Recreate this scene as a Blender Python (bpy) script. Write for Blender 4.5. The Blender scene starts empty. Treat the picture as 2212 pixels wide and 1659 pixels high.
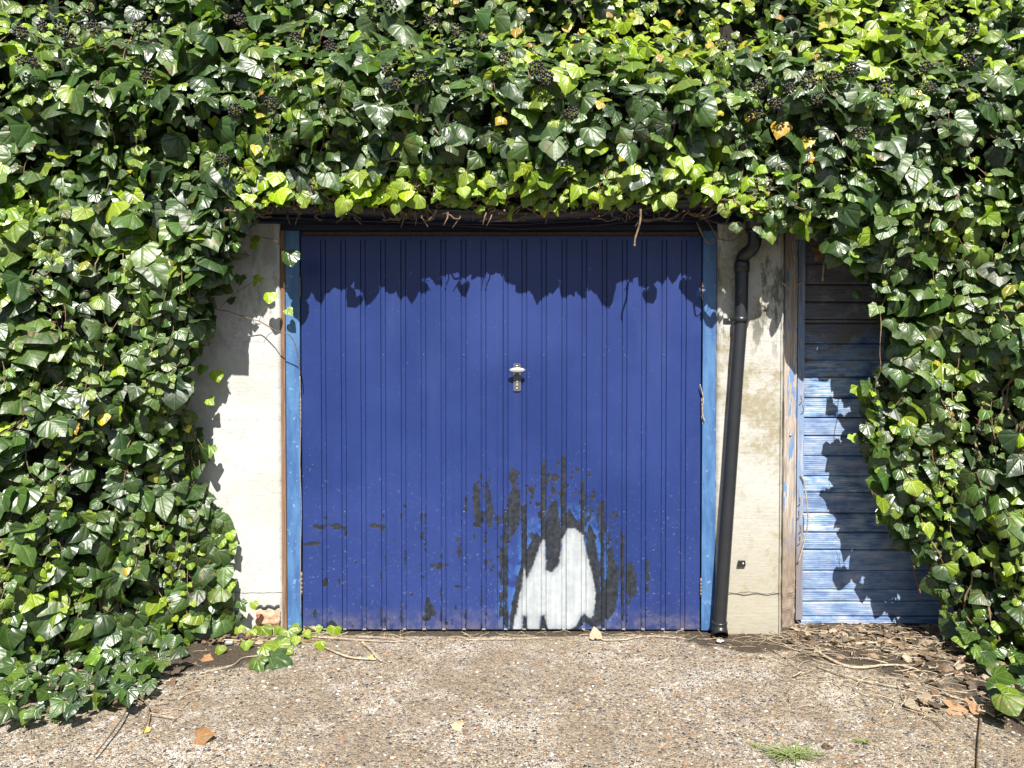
import bpy, bmesh, math, random
import numpy as np
from mathutils import Vector, noise as mnoise

# ------------------------------------------------------------------ camera, sky, sun, exposure
SC = bpy.context.scene
COL = SC.collection
R = math.radians
CAMZ, PITCH, F = 1.39, R(1.2), 26 / 36 * 2212
cam_d = bpy.data.cameras.new("camera"); cam = bpy.data.objects.new("camera", cam_d); COL.objects.link(cam)
cam_d.lens = 26; cam_d.sensor_width = 36; cam_d.clip_end = 500; cam_d.clip_start = 0.05
cam.location = (0, 0, CAMZ); cam.rotation_euler = (R(90) - PITCH, 0, 0)
SC.camera = cam
SUN_TO = Vector((-0.07, 1.0, -1.18))
world = bpy.data.worlds.new("World"); SC.world = world; world.use_nodes = True
wn = world.node_tree
sky = wn.nodes.new("ShaderNodeTexSky"); sky.sky_type = 'NISHITA'; sky.sun_disc = False
sky.sun_elevation = math.atan2(1.25, 1.0); sky.sun_rotation = R(176)
wn.links.new(sky.outputs[0], wn.nodes["Background"].inputs[0])
wn.nodes["Background"].inputs[1].default_value = 0.05
sun_d = bpy.data.lights.new("sun", 'SUN'); sun_d.energy = 5.0; sun_d.angle = R(0.5); sun_d.color = (1, 0.955, 0.88)
sun = bpy.data.objects.new("sun", sun_d); COL.objects.link(sun)
sun.rotation_euler = SUN_TO.to_track_quat('-Z', 'Y').to_euler(); sun.location = (1, -4, 8)
SC.view_settings.view_transform = 'Standard'; SC.view_settings.look = 'None'
SC.view_settings.exposure = 1.05; SC.view_settings.gamma = 1; SC.view_settings.use_curve_mapping = False
SC.cycles.max_bounces = 6; SC.cycles.transparent_max_bounces = 6

random.seed(7); rng = np.random.default_rng(7)
YD = 3.86                       # plane of the blue door

# ------------------------------------------------------------------ survey helpers (photo measured on a 2212 x 1659 grid)
CP, SP = math.cos(PITCH), math.sin(PITCH)
def W(u, v, Y=YD):
    a, b = (u - 1106) / F, (829.5 - v) / F
    dy, dz = CP + b * SP, -SP + b * CP
    t = Y / dy
    return Vector((t * a, Y, CAMZ + t * dz))
def G(u, v, z=0.0):
    a, b = (u - 1106) / F, (829.5 - v) / F
    dy, dz = CP + b * SP, -SP + b * CP
    t = (z - CAMZ) / dz
    return Vector((t * a, t * dy, z))
def proj(x, y, z):
    z = z - CAMZ
    yc = y * CP - z * SP; zc = y * SP + z * CP
    return 1106 + F * x / yc, 829.5 - F * zc / yc
def inpoly(px, py, poly):
    c = np.zeros(np.shape(px), bool); n = len(poly)
    for i in range(n):
        x0, y0 = poly[i]; x1, y1 = poly[(i + 1) % n]
        if y0 == y1: continue
        m = ((y0 > py) != (y1 > py)) & (px < (x1 - x0) * (py - y0) / (y1 - y0) + x0)
        c ^= m
    return c
def sdpoly(px, py, poly):
    d = np.full(px.shape, 1e9); n = len(poly)
    for i in range(n):
        ax, ay = poly[i]; bx, by = poly[(i + 1) % n]
        ex, ey = bx - ax, by - ay
        t = np.clip(((px - ax) * ex + (py - ay) * ey) / (ex * ex + ey * ey + 1e-9), 0, 1)
        d = np.minimum(d, np.hypot(px - ax - t * ex, py - ay - t * ey))
    return np.where(inpoly(px, py, poly), -d, d)

# ------------------------------------------------------------------ object helpers
def tag(o, label=None, cat=None, group=None, kind=None):
    if label: o['label'] = label
    if cat: o['category'] = cat
    if group: o['group'] = group
    if kind: o['kind'] = kind
    return o
def empty(name, loc=(0, 0, 0)):
    o = bpy.data.objects.new(name, None); COL.objects.link(o); o.location = loc; o.empty_display_size = 0.1
    return o
def link(name, me, parent=None):
    o = bpy.data.objects.new(name, me); COL.objects.link(o)
    if parent:
        o.parent = parent
        o.location = -Vector(parent.location) if parent.parent is None else (0, 0, 0)
    return o

class MB:
    """collects shapes in world coordinates, linked as one mesh object"""
    def __init__(s): s.v = []; s.f = []; s.sm = []
    def add(s, vs, fs, smooth=True):
        o = len(s.v); s.v += [tuple(p) for p in vs]; s.f += [tuple(i + o for i in f) for f in fs]; s.sm += [smooth] * len(fs)
    def box(s, x0, x1, y0, y1, z0, z1, b=0.0):
        bm = bmesh.new(); bmesh.ops.create_cube(bm, size=1)
        for v in bm.verts:
            v.co = ((x0 + x1) / 2 + v.co.x * (x1 - x0), (y0 + y1) / 2 + v.co.y * (y1 - y0), (z0 + z1) / 2 + v.co.z * (z1 - z0))
        if b: bmesh.ops.bevel(bm, geom=bm.edges[:], offset=b, segments=2, affect='EDGES', profile=0.5)
        bm.verts.index_update()
        s.add([v.co[:] for v in bm.verts], [[v.index for v in f.verts] for f in bm.faces], False); bm.free()
    def tube(s, pts, rad, n=8, cap=True):
        pts = [Vector(p) for p in pts]; m = len(pts)
        if not hasattr(rad, '__len__'): rad = [rad] * m
        vs = []; up = Vector((0.13, 0.31, 0.94)).normalized(); prev = None
        for i, p in enumerate(pts):
            t = (pts[min(i + 1, m - 1)] - pts[max(i - 1, 0)])
            if t.length < 1e-9: t = Vector((0, 0, 1))
            t.normalize()
            a = (prev - t * prev.dot(t)) if prev is not None else t.cross(up)
            if a.length < 1e-4: a = t.cross(Vector((1, 0, 0)))
            a.normalize(); b = t.cross(a); prev = a
            for k in range(n):
                an = 2 * math.pi * k / n
                vs.append(p + (a * math.cos(an) + b * math.sin(an)) * rad[i])
        fs = []
        for i in range(m - 1):
            for k in range(n):
                k2 = (k + 1) % n
                fs.append((i * n + k, i * n + k2, (i + 1) * n + k2, (i + 1) * n + k))
        if cap: fs.append(tuple(range(n - 1, -1, -1))); fs.append(tuple((m - 1) * n + k for k in range(n)))
        s.add(vs, fs)
    def ball(s, c, r, sub=1, sq=(1, 1, 1)):
        bm = bmesh.new(); bmesh.ops.create_icosphere(bm, subdivisions=sub, radius=1)
        s.add([(c[0] + v.co.x * r * sq[0], c[1] + v.co.y * r * sq[1], c[2] + v.co.z * r * sq[2]) for v in bm.verts],
              [[v.index for v in f.verts] for f in bm.faces]); bm.free()
    def build(s, name, mat, parent=None):
        me = bpy.data.meshes.new(name); me.from_pydata(s.v, [], s.f)
        me.polygons.foreach_set('use_smooth', s.sm); me.materials.append(mat); me.update()
        return link(name, me, parent)

def spline(pts, n=6):
    pts = [Vector(p) for p in pts]; P = [pts[0]] + pts + [pts[-1]]; out = []
    for i in range(1, len(P) - 2):
        for k in range(n):
            t = k / n; a, b, c, d = P[i - 1], P[i], P[i + 1], P[i + 2]
            out.append(0.5 * ((2 * b) + (c - a) * t + (2 * a - 5 * b + 4 * c - d) * t * t + (3 * b - a - 3 * c + d) * t ** 3))
    return out + [pts[-1]]

# ------------------------------------------------------------------ material helpers
class NT:
    def __init__(s, name):
        s.m = bpy.data.materials.new(name); s.m.use_nodes = True; s.t = s.m.node_tree
        s.p = s.t.nodes["Principled BSDF"]; s.out = s.t.nodes["Material Output"]
    def n(s, typ, **kw):
        nd = s.t.nodes.new("ShaderNode" + typ)
        for k, v in kw.items(): setattr(nd, k, v)
        return nd
    def _in(s, sock, val):
        if val is None: return
        if hasattr(val, 'is_output'): s.t.links.new(val, sock)
        elif isinstance(val, (tuple, list)): sock.default_value = tuple(val) if (len(val) == 4 or sock.type == 'VECTOR') else tuple(val) + (1,)
        else: sock.default_value = val
    def coord(s, scale=(1, 1, 1), loc=(0, 0, 0)):
        tc = s.n('NewGeometry'); mp = s.n('Mapping'); s._in(mp.inputs[0], tc.outputs['Position'])
        mp.inputs['Scale'].default_value = scale; mp.inputs['Location'].default_value = loc
        return mp.outputs[0]
    def noise(s, vec, sc, det=4, rough=0.55, dist=0.0, col=False):
        nd = s.n('TexNoise'); s._in(nd.inputs['Vector'], vec); nd.inputs['Scale'].default_value = sc
        nd.inputs['Detail'].default_value = det; nd.inputs['Roughness'].default_value = rough; nd.inputs['Distortion'].default_value = dist
        return nd.outputs['Color' if col else 0]
    def vor(s, vec, sc, feat='F1', out='Distance', rnd=1.0):
        nd = s.n('TexVoronoi', feature=feat); s._in(nd.inputs['Vector'], vec); nd.inputs['Scale'].default_value = sc
        nd.inputs['Randomness'].default_value = rnd
        return nd.outputs[out]
    def ma(s, op, a, b=None, c=None, clamp=False):
        nd = s.n('Math', operation=op, use_clamp=clamp); s._in(nd.inputs[0], a); s._in(nd.inputs[1], b); s._in(nd.inputs[2], c)
        return nd.outputs[0]
    def ss(s, x, a, b, lo=0.0, hi=1.0):
        nd = s.n('MapRange', interpolation_type='SMOOTHSTEP'); s._in(nd.inputs[0], x)
        for i, v in enumerate((a, b, lo, hi)): s._in(nd.inputs[i + 1], v)
        return nd.outputs[0]
    def mix(s, f, a, b, mode='MIX'):
        nd = s.n('Mix', data_type='RGBA', blend_type=mode); s._in(nd.inputs[0], f); s._in(nd.inputs[6], a); s._in(nd.inputs[7], b)
        return nd.outputs[2]
    def ramp(s, x, stops, interp='LINEAR'):
        nd = s.n('ValToRGB'); s._in(nd.inputs[0], x); cr = nd.color_ramp; cr.interpolation = interp
        while len(cr.elements) < len(stops): cr.elements.new(0.5)
        for e, (p, c) in zip(cr.elements, stops): e.position = p; e.color = tuple(c) + (1,)
        return nd.outputs[0]
    def attr(s, name, out='Fac'):
        nd = s.n('Attribute', attribute_name=name); return nd.outputs[out]
    def sep(s, v):
        nd = s.n('SeparateXYZ'); s._in(nd.inputs[0], v); return nd.outputs
    def bump(s, h, dist, st=1.0):
        nd = s.n('Bump'); s._in(nd.inputs['Height'], h); nd.inputs['Distance'].default_value = dist; nd.inputs['Strength'].default_value = st
        s._in(s.p.inputs['Normal'], nd.outputs[0]); return nd.outputs[0]
    def done(s, col=None, rough=0.5, metal=0.0, spec=0.5, coat=None):
        s._in(s.p.inputs['Base Color'], col); s._in(s.p.inputs['Roughness'], rough); s._in(s.p.inputs['Metallic'], metal)
        s.p.inputs['Specular IOR Level'].default_value = spec
        return s.m

def simple(name, col, rough=0.5, metal=0.0, var=0.25, sc=30, bump=0.0, spec=0.5):
    t = NT(name); c = t.coord(); n = t.noise(c, sc, 5)
    col2 = t.mix(n, tuple(x * (1 - var) for x in col), tuple(min(1, x * (1 + var)) for x in col))
    if bump: t.bump(t.noise(c, sc * 3, 5), bump)
    return t.done(col2, rough, metal, spec)

M = {}
# leaf
def leaf_mat(name, gloss=0.3, trans=0.25, vein=1.0):
    t = NT(name)
    uv = t.sep(t.attr('luv', 'Vector')); ax = t.ma('ABSOLUTE', uv[0]); y = t.ma('ADD', uv[1], 0.03)
    th = t.ma('ARCTAN2', ax, y)
    r = t.ma('SQRT', t.ma('ADD', t.ma('MULTIPLY', ax, ax), t.ma('MULTIPLY', y, y)))
    fr = t.ma('ABSOLUTE', t.ma('SUBTRACT', t.ma('FRACT', t.ma('ADD', t.ma('DIVIDE', th, 0.66), 0.5)), 0.5))
    d = t.ma('MULTIPLY', t.ma('MULTIPLY', fr, 0.66), r)
    # side veins leaving the midrib
    s2 = t.ma('ABSOLUTE', t.ma('SUBTRACT', t.ma('FRACT', t.ma('MULTIPLY', t.ma('SUBTRACT', y, t.ma('MULTIPLY', ax, 0.9)), 6.5)), 0.5))
    d2 = t.ma('MULTIPLY', s2, 0.15)
    v1 = t.ss(d, 0.004, 0.017, 1, 0); v2 = t.ss(d2, 0.003, 0.012, 0.13, 0)
    vm = t.ma('MULTIPLY', t.ma('MAXIMUM', v1, v2), 0.55 * vein)
    base = t.attr('col', 'Color')
    vec = t.coord()
    blot = t.noise(vec, 55, 4)
    base2 = t.mix(t.ss(blot, 0.3, 0.75), t.mix(1.0, base, (0.78, 0.8, 0.75), 'MULTIPLY'), base)
    sick = t.ma('MULTIPLY', t.ss(uv[2], 0.78, 0.84), t.ss(t.noise(vec, 38, 4, 0.65), 0.56, 0.63))
    base2 = t.mix(sick, base2, (0.16, 0.10, 0.035))
    dusty = t.ma('MULTIPLY', t.ss(t.ma('FRACT', t.ma('MULTIPLY', uv[2], 7.3)), 0.5, 0.9, 0.0, 0.10), t.ss(t.noise(vec, 90, 3), 0.4, 0.6))
    base2 = t.mix(dusty, base2, (0.35, 0.36, 0.30))
    light = t.mix(1.0, base, (2.6, 2.1, 2.4), 'MULTIPLY')
    light2 = t.mix(1.0, light, (0.02, 0.028, 0.006), 'ADD')
    colr = t.mix(vm, base2, light2)
    h = t.ma('ADD', t.ss(d, 0.0, 0.09), t.ma('MULTIPLY', t.ss(d2, 0, 0.06), 0.14))
    h = t.ma('ADD', h, t.ma('MULTIPLY', t.noise(vec, 60, 2), 0.5))
    nrm = t.bump(h, 0.0022, 0.8)
    rn = t.ma('ADD', gloss + 0.025, t.ma('MULTIPLY', uv[2], 0.17))
    t.done(colr, rn, 0, 0.6 if gloss > .4 else 0.85)
    if trans:
        tr = t.n('BsdfTranslucent'); t._in(tr.inputs[0], t.mix(1.0, colr, (1.6, 1.9, 0.7), 'MULTIPLY'))
        ms = t.n('MixShader'); ms.inputs[0].default_value = trans
        t.t.links.new(t.p.outputs[0], ms.inputs[1]); t.t.links.new(tr.outputs[0], ms.inputs[2]); t.t.links.new(ms.outputs[0], t.out.inputs[0])
    return t.m
M['leaf'] = leaf_mat('ivy_leaf')
M['dead'] = leaf_mat('dead_leaf', 0.55, 0.15, 0.5)

def bark_mat(name, a, b):
    t = NT(name); c = t.coord((1, 1, 1)); n = t.noise(c, 60, 5, 0.6); n2 = t.noise(c, 9, 3)
    col = t.mix(t.ss(n, 0.3, 0.7), a, b); col = t.mix(t.ss(n2, 0.45, 0.65, 0, 0.5), col, tuple(x * 0.6 for x in a))
    t.bump(t.noise(c, 220, 4), 0.002); return t.done(col, 0.8, 0, 0.3)
M['stem'] = bark_mat('ivy_stem', (0.10, 0.065, 0.04), (0.26, 0.19, 0.12))
M['dry'] = bark_mat('dry_stem', (0.26, 0.20, 0.135), (0.54, 0.45, 0.33))
M['redstem'] = bark_mat('young_stem', (0.14, 0.06, 0.03), (0.22, 0.15, 0.04))
M['core'] = bark_mat('ivy_shade_core', (0.012, 0.010, 0.006), (0.03, 0.024, 0.014))  # near-black, deep shade inside the ivy put into the colour
M['berry'] = simple('berry', (0.018, 0.014, 0.020), 0.45, 0, 0.5, 80)
M['bstalk'] = simple('berry_stalk', (0.20, 0.20, 0.04), 0.6)
M['plastic'] = simple('black_plastic', (0.018, 0.019, 0.022), 0.34, 0, 0.35, 14, 0.0003)
M['oldplastic'] = simple('weathered_black_plastic', (0.018, 0.0195, 0.023), 0.4, 0, 0.4, 10, 0.0004)
M['steel'] = simple('galvanised_steel', (0.45, 0.44, 0.42), 0.42, 0.6, 0.3, 60)
M['hinge'] = simple('dull_hinge_metal', (0.20, 0.17, 0.13), 0.6, 0.3, 0.5, 90)
M['chrome'] = simple('satin_chrome', (0.75, 0.74, 0.70), 0.3, 0.75, 0.08, 40)
M['plate'] = simple('grey_plate', (0.10, 0.10, 0.105), 0.42, 0.2, 0.15, 120)
M['rust'] = simple('rusty_iron', (0.10, 0.055, 0.035), 0.7, 0.2, 0.4, 150, 0.0006)
M['paleconc'] = simple('pale_edge_concrete', (0.5, 0.47, 0.4), 0.9, 0, 0.3, 40, 0.002)
M['felt'] = simple('roof_felt', (0.05, 0.05, 0.05), 0.9, 0, 0.3, 60, 0.002)

# old door paint, patches from the stored distances
t = NT('old_blue_door_paint'); c = t.coord()
nb = t.noise(c, 1.7, 4); nf = t.noise(c, 70, 5, 0.65); nm = t.noise(c, 22, 4, 0.6)
blue = t.mix(t.ss(nb, 0.3, 0.72), (0.0135, 0.029, 0.125), (0.022, 0.041, 0.163))
blue = t.mix(t.ss(t.noise(t.coord((3, 3, 0.6)), 2.2, 4), 0.5, 0.8, 0, 0.6), blue, (0.030, 0.050, 0.165))
pz = t.sep(c)[2]
low = t.ss(pz, 1.15, 0.05)
dust = t.ma('MULTIPLY', t.ma('MULTIPLY', t.ss(nf, 0.56, 0.74), t.ss(nm, 0.42, 0.62)), t.ma('ADD', t.ma('MULTIPLY', low, 0.5), 0.12))
blue = t.mix(dust, blue, (0.30, 0.33, 0.45))
scr = t.noise(t.coord((9, 9, 1.2), (3, 1, 2)), 26, 3, 0.6)
blue = t.mix(t.ss(scr, 0.745, 0.775, 0, 0.5), blue, (0.45, 0.47, 0.55))
fl = t.vor(c, 42); flm = t.ma('MULTIPLY', t.ss(fl, 0.075, 0.05), t.ss(t.noise(c, 3.1, 2), 0.45, 0.7, 0.0, 0.8))
blue = t.mix(flm, blue, (0.55, 0.55, 0.6))
jag = t.ma('MULTIPLY', t.ma('SUBTRACT', t.ma('ADD', t.ma('MULTIPLY', nf, 0.6), t.ma('MULTIPLY', nm, 0.7)), 0.65), 0.028)
dk = t.ma('ADD', t.attr('sd_dark'), jag); wh = t.ma('ADD', t.attr('sd_white'), t.ma('MULTIPLY', jag, 1.3))
under = t.ma('MULTIPLY', t.ma('MULTIPLY', t.ss(dk, 0.042, 0.002), t.ss(nm, 0.38, 0.56)), t.ss(t.attr('sd_white'), 0.16, 0.03))
blue = t.mix(t.ma('MULTIPLY', under, 0.8), blue, (0.045, 0.125, 0.34))
runs = t.noise(t.coord((30, 30, 1.2), (1, 4, 2)), 1.4, 5, 0.7)
blue = t.mix(t.ma('MULTIPLY', t.ss(runs, 0.55, 0.75, 0, 0.35), t.ss(pz, 1.6, 0.3)), blue, (0.012, 0.018, 0.07))
blue = t.mix(t.ma('MULTIPLY', t.ss(pz, 0.16, 0.02), t.ss(nm, 0.35, 0.65, 0.1, 0.6)), blue, (0.13, 0.12, 0.14))
grey = t.mix(t.ss(t.noise(c, 38, 3, 0.55), 0.3, 0.75), (0.010, 0.013, 0.019), (0.030, 0.035, 0.044))
grey = t.mix(t.ss(t.noise(c, 40, 3, 0.6, 1.5), 0.64, 0.76), grey, (0.075, 0.085, 0.10))
isd = t.ss(dk, 0.0012, -0.0012); isw = t.ss(wh, 0.004, -0.009)
zinc = t.mix(t.ss(t.ma('ADD', t.ma('MULTIPLY', t.noise(c, 30, 4, 0.6, 0.6), 0.4), t.ma('MULTIPLY', t.noise(t.coord((18, 18, 2)), 2.0, 4, 0.6), 0.6)), 0.35, 0.65), (0.29, 0.315, 0.33), (0.40, 0.43, 0.45))
zinc = t.mix(t.ss(wh, -0.035, 0.0, 0, 0.45), zinc, (0.16, 0.18, 0.19))
col = t.mix(isw, t.mix(isd, blue, grey), zinc)
t.bump(t.ma('ADD', t.ma('MULTIPLY', t.ma('MAXIMUM', isd, isw), -0.8), t.ma('ADD', t.ma('MULTIPLY', t.noise(c, 6, 3), 1.6), t.ma('MULTIPLY', nf, 0.12))), 0.0011, 0.8)
M['door'] = t.done(col, t.ma('ADD', t.ma('MULTIPLY', t.ma('MAXIMUM', isd, isw), 0.2), t.ma('ADD', 0.30, t.ma('MULTIPLY', nb, 0.14))), 0, 0.28)

t = NT('light_blue_frame_paint'); c = t.coord()
n1 = t.noise(t.coord((4, 4, 0.8)), 6, 5, 0.6); n2 = t.noise(c, 40, 5)
col = t.mix(t.ss(n1, 0.3, 0.7), (0.035, 0.095, 0.24), (0.07, 0.17, 0.34))
col = t.mix(t.ss(n2, 0.62, 0.75, 0, 0.7), col, (0.3, 0.42, 0.6))
t.bump(n2, 0.001); M['frameblue'] = t.done(col, 0.5)
M['darkblue'] = simple('dark_fascia_paint', (0.007, 0.011, 0.04), 0.5, 0, 0.3, 12)

def wood(name, a, b, paint=None, amt=0.5, sc=1.0):
    t = NT(name); g = t.noise(t.coord((14 * sc, 14 * sc, 0.7)), 7, 5, 0.6, 0.8); f = t.noise(t.coord((60, 60, 2.0)), 5, 4)
    col = t.mix(t.ss(g, 0.32, 0.66), a, b); col = t.mix(t.ss(f, 0.5, 0.7, 0, 0.6), col, tuple(x * 0.55 for x in a))
    if paint:
        pm = t.noise(t.coord((9, 9, 1.7)), 3.2, 5, 0.65)
        z = t.sep(t.coord())[2]
        col = t.mix(t.ma('MULTIPLY', t.ss(pm, 0.55 - amt * 0.1, 0.57 - amt * 0.1), t.ss(z, 0.35, 0.6)), col, paint)
        rot = t.ma('MULTIPLY', t.ss(z, 0.75, 0.3), t.ss(g, 0.40, 0.60, 0.5, 1))
        col = t.mix(t.ma('MULTIPLY', rot, 0.8), col, (0.17, 0.115, 0.075))
    t.bump(t.ma('ADD', g, t.ma('MULTIPLY', f, 0.5)), 0.006, 0.9)
    return t.done(col, 0.8, 0, 0.3)
M['strip'] = wood('brown_timber_strip', (0.15, 0.085, 0.05), (0.25, 0.15, 0.095))
M['shadestrip'] = wood('shaded_timber_strip', (0.05, 0.03, 0.02), (0.09, 0.055, 0.035))  # darker copy of the timber strip, shade under the lintel coloured in
M['post'] = wood('weathered_post', (0.26, 0.22, 0.185), (0.47, 0.42, 0.37), (0.13, 0.22, 0.42), -0.15)

def render_mat(name, base, stain, amt, sealed):
    t = NT(name); c = t.coord(); z = t.sep(c)[2]
    n1 = t.noise(c, 3.0, 5, 0.6); n2 = t.noise(c, 26, 6, 0.7); n3 = t.noise(c, 110, 4)
    col = t.mix(t.ss(n2, 0.3, 0.7), tuple(x * 0.74 for x in base), base)
    col = t.mix(t.ma('MULTIPLY', t.ss(t.ma('ADD', t.ma('MULTIPLY', n1, 0.6), t.ma('MULTIPLY', n2, 0.4)), 0.47, 0.58), amt), col, stain)
    # dark upright blotches towards the top
    topblot = t.noise(t.coord((5, 5, 1.6), (2, 0, 1)), 3.0, 6, 0.7)
    col = t.mix(t.ma('MULTIPLY', t.ma('MULTIPLY', t.ss(topblot, 0.5, 0.62), t.ss(z, 1.35, 1.62)), sealed), col, (0.13, 0.125, 0.10))
    col = t.mix(t.ma('MULTIPLY', t.ma('MULTIPLY', t.ss(z, 0.95, 0.1), t.ss(n2, 0.3, 0.6, 0.5, 1.0)), 0.8 * amt * amt), col, tuple(x * 1.08 for x in stain))
    for zl, w in ((0.215, 0.0026), (1.12, 0.0012), (1.53, 0.0014)):
        dz = t.ma('ABSOLUTE', t.ma('SUBTRACT', t.ma('ADD', z, t.ma('MULTIPLY', t.ma('SUBTRACT', t.noise(c, 14, 4), 0.5), 0.03)), zl))
        col = t.mix(t.ss(dz, w * 0.5, w, 0.75 if w > .002 else 0.35, 0), col, (0.06, 0.055, 0.05))
    hor = t.noise(t.coord((1, 1, 12)), 9, 3)
    t.bump(t.ma('ADD', t.ma('ADD', n2, t.ma('MULTIPLY', n3, 0.35)), t.ma('MULTIPLY', hor, 0.5)), 0.0035, 0.7)
    return t.done(col, 0.9, 0, 0.25)
M['render1'] = render_mat('white_cement_render', (0.52, 0.52, 0.51), (0.38, 0.365, 0.31), 0.5, 0.35)
M['render2'] = render_mat('stained_cement_render', (0.49, 0.482, 0.445), (0.265, 0.232, 0.155), 0.95, 0.95)
t = NT('old_brick'); c = t.coord(); n2 = t.noise(c, 40, 5, 0.7)
col = t.mix(t.ss(n2, 0.35, 0.65), (0.48, 0.20, 0.12), (0.62, 0.36, 0.25)); col = t.mix(t.ss(t.noise(c, 18, 3), 0.58, 0.68, 0, 0.7), col, (0.2, 0.13, 0.13))
t.bump(n2, 0.01); M['brick'] = t.done(col, 0.9)

M['palestrip'] = wood('pale_blue_strip', (0.16, 0.20, 0.30), (0.34, 0.38, 0.48), (0.20, 0.28, 0.42), 0.5)
# horizontal boards: peeling blue paint
t = NT('peeling_blue_boards'); c = t.coord(); z = t.sep(c)[2]
bid = t.attr('bid'); st = t.noise(t.coord((2.2, 1, 34)), 2.6, 5, 0.7); st2 = t.noise(t.coord((3.0, 1, 7), (4, 0, 7)), 2.2, 5, 0.65); fine = t.noise(t.coord((5, 1, 190)), 1.5, 3)
bt = t.noise(t.coord((0.0, 0.0, 13.0), (1, 1, 3)), 1.0, 0)
lil = (0.38, 0.39, 0.50)
col = t.ramp(t.ma('ADD', t.ma('MULTIPLY', st, 0.45), t.ma('MULTIPLY', st2, 0.55)), [(0.37, (0.04, 0.08, 0.18)), (0.455, (0.10, 0.17, 0.33)), (0.49, (0.22, 0.29, 0.44)), (0.525, (0.19, 0.38, 0.50)), (0.55, lil), (0.60, (0.52, 0.54, 0.61))])
col = t.mix(t.ss(bid, 0.3, 0.75, 0, 0.5), col, (0.16, 0.22, 0.37))
col = t.mix(t.ss(fine, 0.54, 0.64, 0, 0.6), col, (0.05, 0.12, 0.28))
brown = t.mix(st, (0.09, 0.08, 0.08), (0.19, 0.18, 0.18))
nail = 0
top = t.ss(t.ma('ADD', z, t.ma('MULTIPLY', t.ma('SUBTRACT', st2, 0.5), 1.2)), 1.36, 1.62)
col = t.mix(top, col, t.mix(t.ss(st, 0.52, 0.56, 0, 0.8), brown, (0.06, 0.085, 0.16)))  # weathered tone plus shade, both put into the upper boards' colour
col = t.mix(t.ss(t.noise(c, 11, 5, 0.7), 0.5, 0.66, 0, 0.55), col, (0.27, 0.29, 0.34))
reed = t.ma('SINE', t.ma('MULTIPLY', z, 2 * math.pi * 95))
t.bump(t.ma('ADD', t.ma('MULTIPLY', reed, 0.35), t.ma('MULTIPLY', fine, 0.5)), 0.0018, 0.7)
M['boards'] = t.done(col, 0.6, 0, 0.4)

# exposed aggregate concrete
t = NT('pebbly_concrete'); c = t.coord()
wob = t.n('VectorMath', operation='ADD'); t._in(wob.inputs[0], c)
sc_ = t.n('VectorMath', operation='SCALE'); t._in(sc_.inputs[0], t.noise(c, 60, 2, 0.5, 0, True)); sc_.inputs[3].default_value = 0.008; t._in(wob.inputs[1], sc_.outputs[0])
cc = wob.outputs[0]
def pebs(scale, seed):
    mp = t.n('Mapping'); t._in(mp.inputs[0], cc); mp.inputs['Location'].default_value = (seed, seed * 2.3, 0); mp.inputs['Scale'].default_value = (1, 1, 1)
    v = t.n('TexVoronoi', feature='F1'); t._in(v.inputs['Vector'], mp.outputs[0]); v.inputs['Scale'].default_value = scale
    e = t.vor(mp.outputs[0], scale, 'DISTANCE_TO_EDGE')
    return v.outputs['Distance'], t.sep(v.outputs['Color']), e
d1, r1, e1 = pebs(58, 0); d2, r2, e2 = pebs(112, 5)
big = t.noise(c, 1.3, 5, 0.62); mid = t.noise(c, 5.5, 5, 0.6)
stones = [(0.0, (0.05, 0.05, 0.058)), (0.14, (0.13, 0.125, 0.12)), (0.27, (0.27, 0.19, 0.115)), (0.42, (0.40, 0.315, 0.21)), (0.56, (0.29, 0.165, 0.09)), (0.64, (0.22, 0.17, 0.13)), (0.80, (0.44, 0.35, 0.24)), (0.94, (0.68, 0.62, 0.52))]
s1 = t.ramp(r1[0], stones, 'CONSTANT'); s2 = t.ramp(r2[1], stones, 'CONSTANT')
mort = t.mix(t.ss(t.noise(c, 90, 4, 0.7), 0.35, 0.65), (0.27, 0.235, 0.185), (0.50, 0.44, 0.355))
white = t.ss(t.ma('ADD', t.ma('MULTIPLY', big, 0.45), t.ma('MULTIPLY', mid, 0.55)), 0.46, 0.62)
mort = t.mix(t.ma('MULTIPLY', white, 0.75), mort, (0.80, 0.775, 0.72))
fine = t.mix(t.ss(e2, 0.07, 0.14), mort, s2)
k1 = t.ma('MULTIPLY', t.ss(e1, 0.10, 0.16), t.ss(r1[2], 0.30, 0.34))
col = t.mix(k1, fine, s1)
col = t.mix(t.ss(t.noise(c, 2.1, 4, 0.6, 0.4), 0.44, 0.64, 0.0, 0.5), col, (0.25, 0.195, 0.135))
# soil trodden against the pipe and the boarded door
P = t.sep(c); x_, y_ = P[0], P[1]
edge = t.ma('MULTIPLY', t.ma('SUBTRACT', mid, 0.5), 0.55)
def ell(cx, cy, rx, ry):
    a = t.ma('DIVIDE', t.ma('SUBTRACT', x_, cx), rx); b = t.ma('DIVIDE', t.ma('SUBTRACT', y_, cy), ry)
    return t.ma('ADD', t.ma('SQRT', t.ma('ADD', t.ma('MULTIPLY', a, a), t.ma('MULTIPLY', b, b))), t.ma('MULTIPLY', edge, 1.6))
sd = t.ma('MINIMUM', t.ma('MINIMUM', ell(1.30, 3.80, 0.50, 0.22), ell(1.98, 3.70, 0.72, 0.40)), t.ma('MINIMUM', ell(-1.75, 3.55, 0.62, 0.26), ell(2.2, 3.0, 0.36, 0.5)))
sd = t.ma('MINIMUM', sd, t.ma('ADD', ell(-0.1, 3.86, 1.3, 0.07), 0.15))
soilm = t.ss(sd, 1.0, 0.82)
soil = t.mix(t.ss(t.noise(c, 130, 5, 0.75), 0.35, 0.7), (0.028, 0.021, 0.015), (0.125, 0.094, 0.062))
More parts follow.
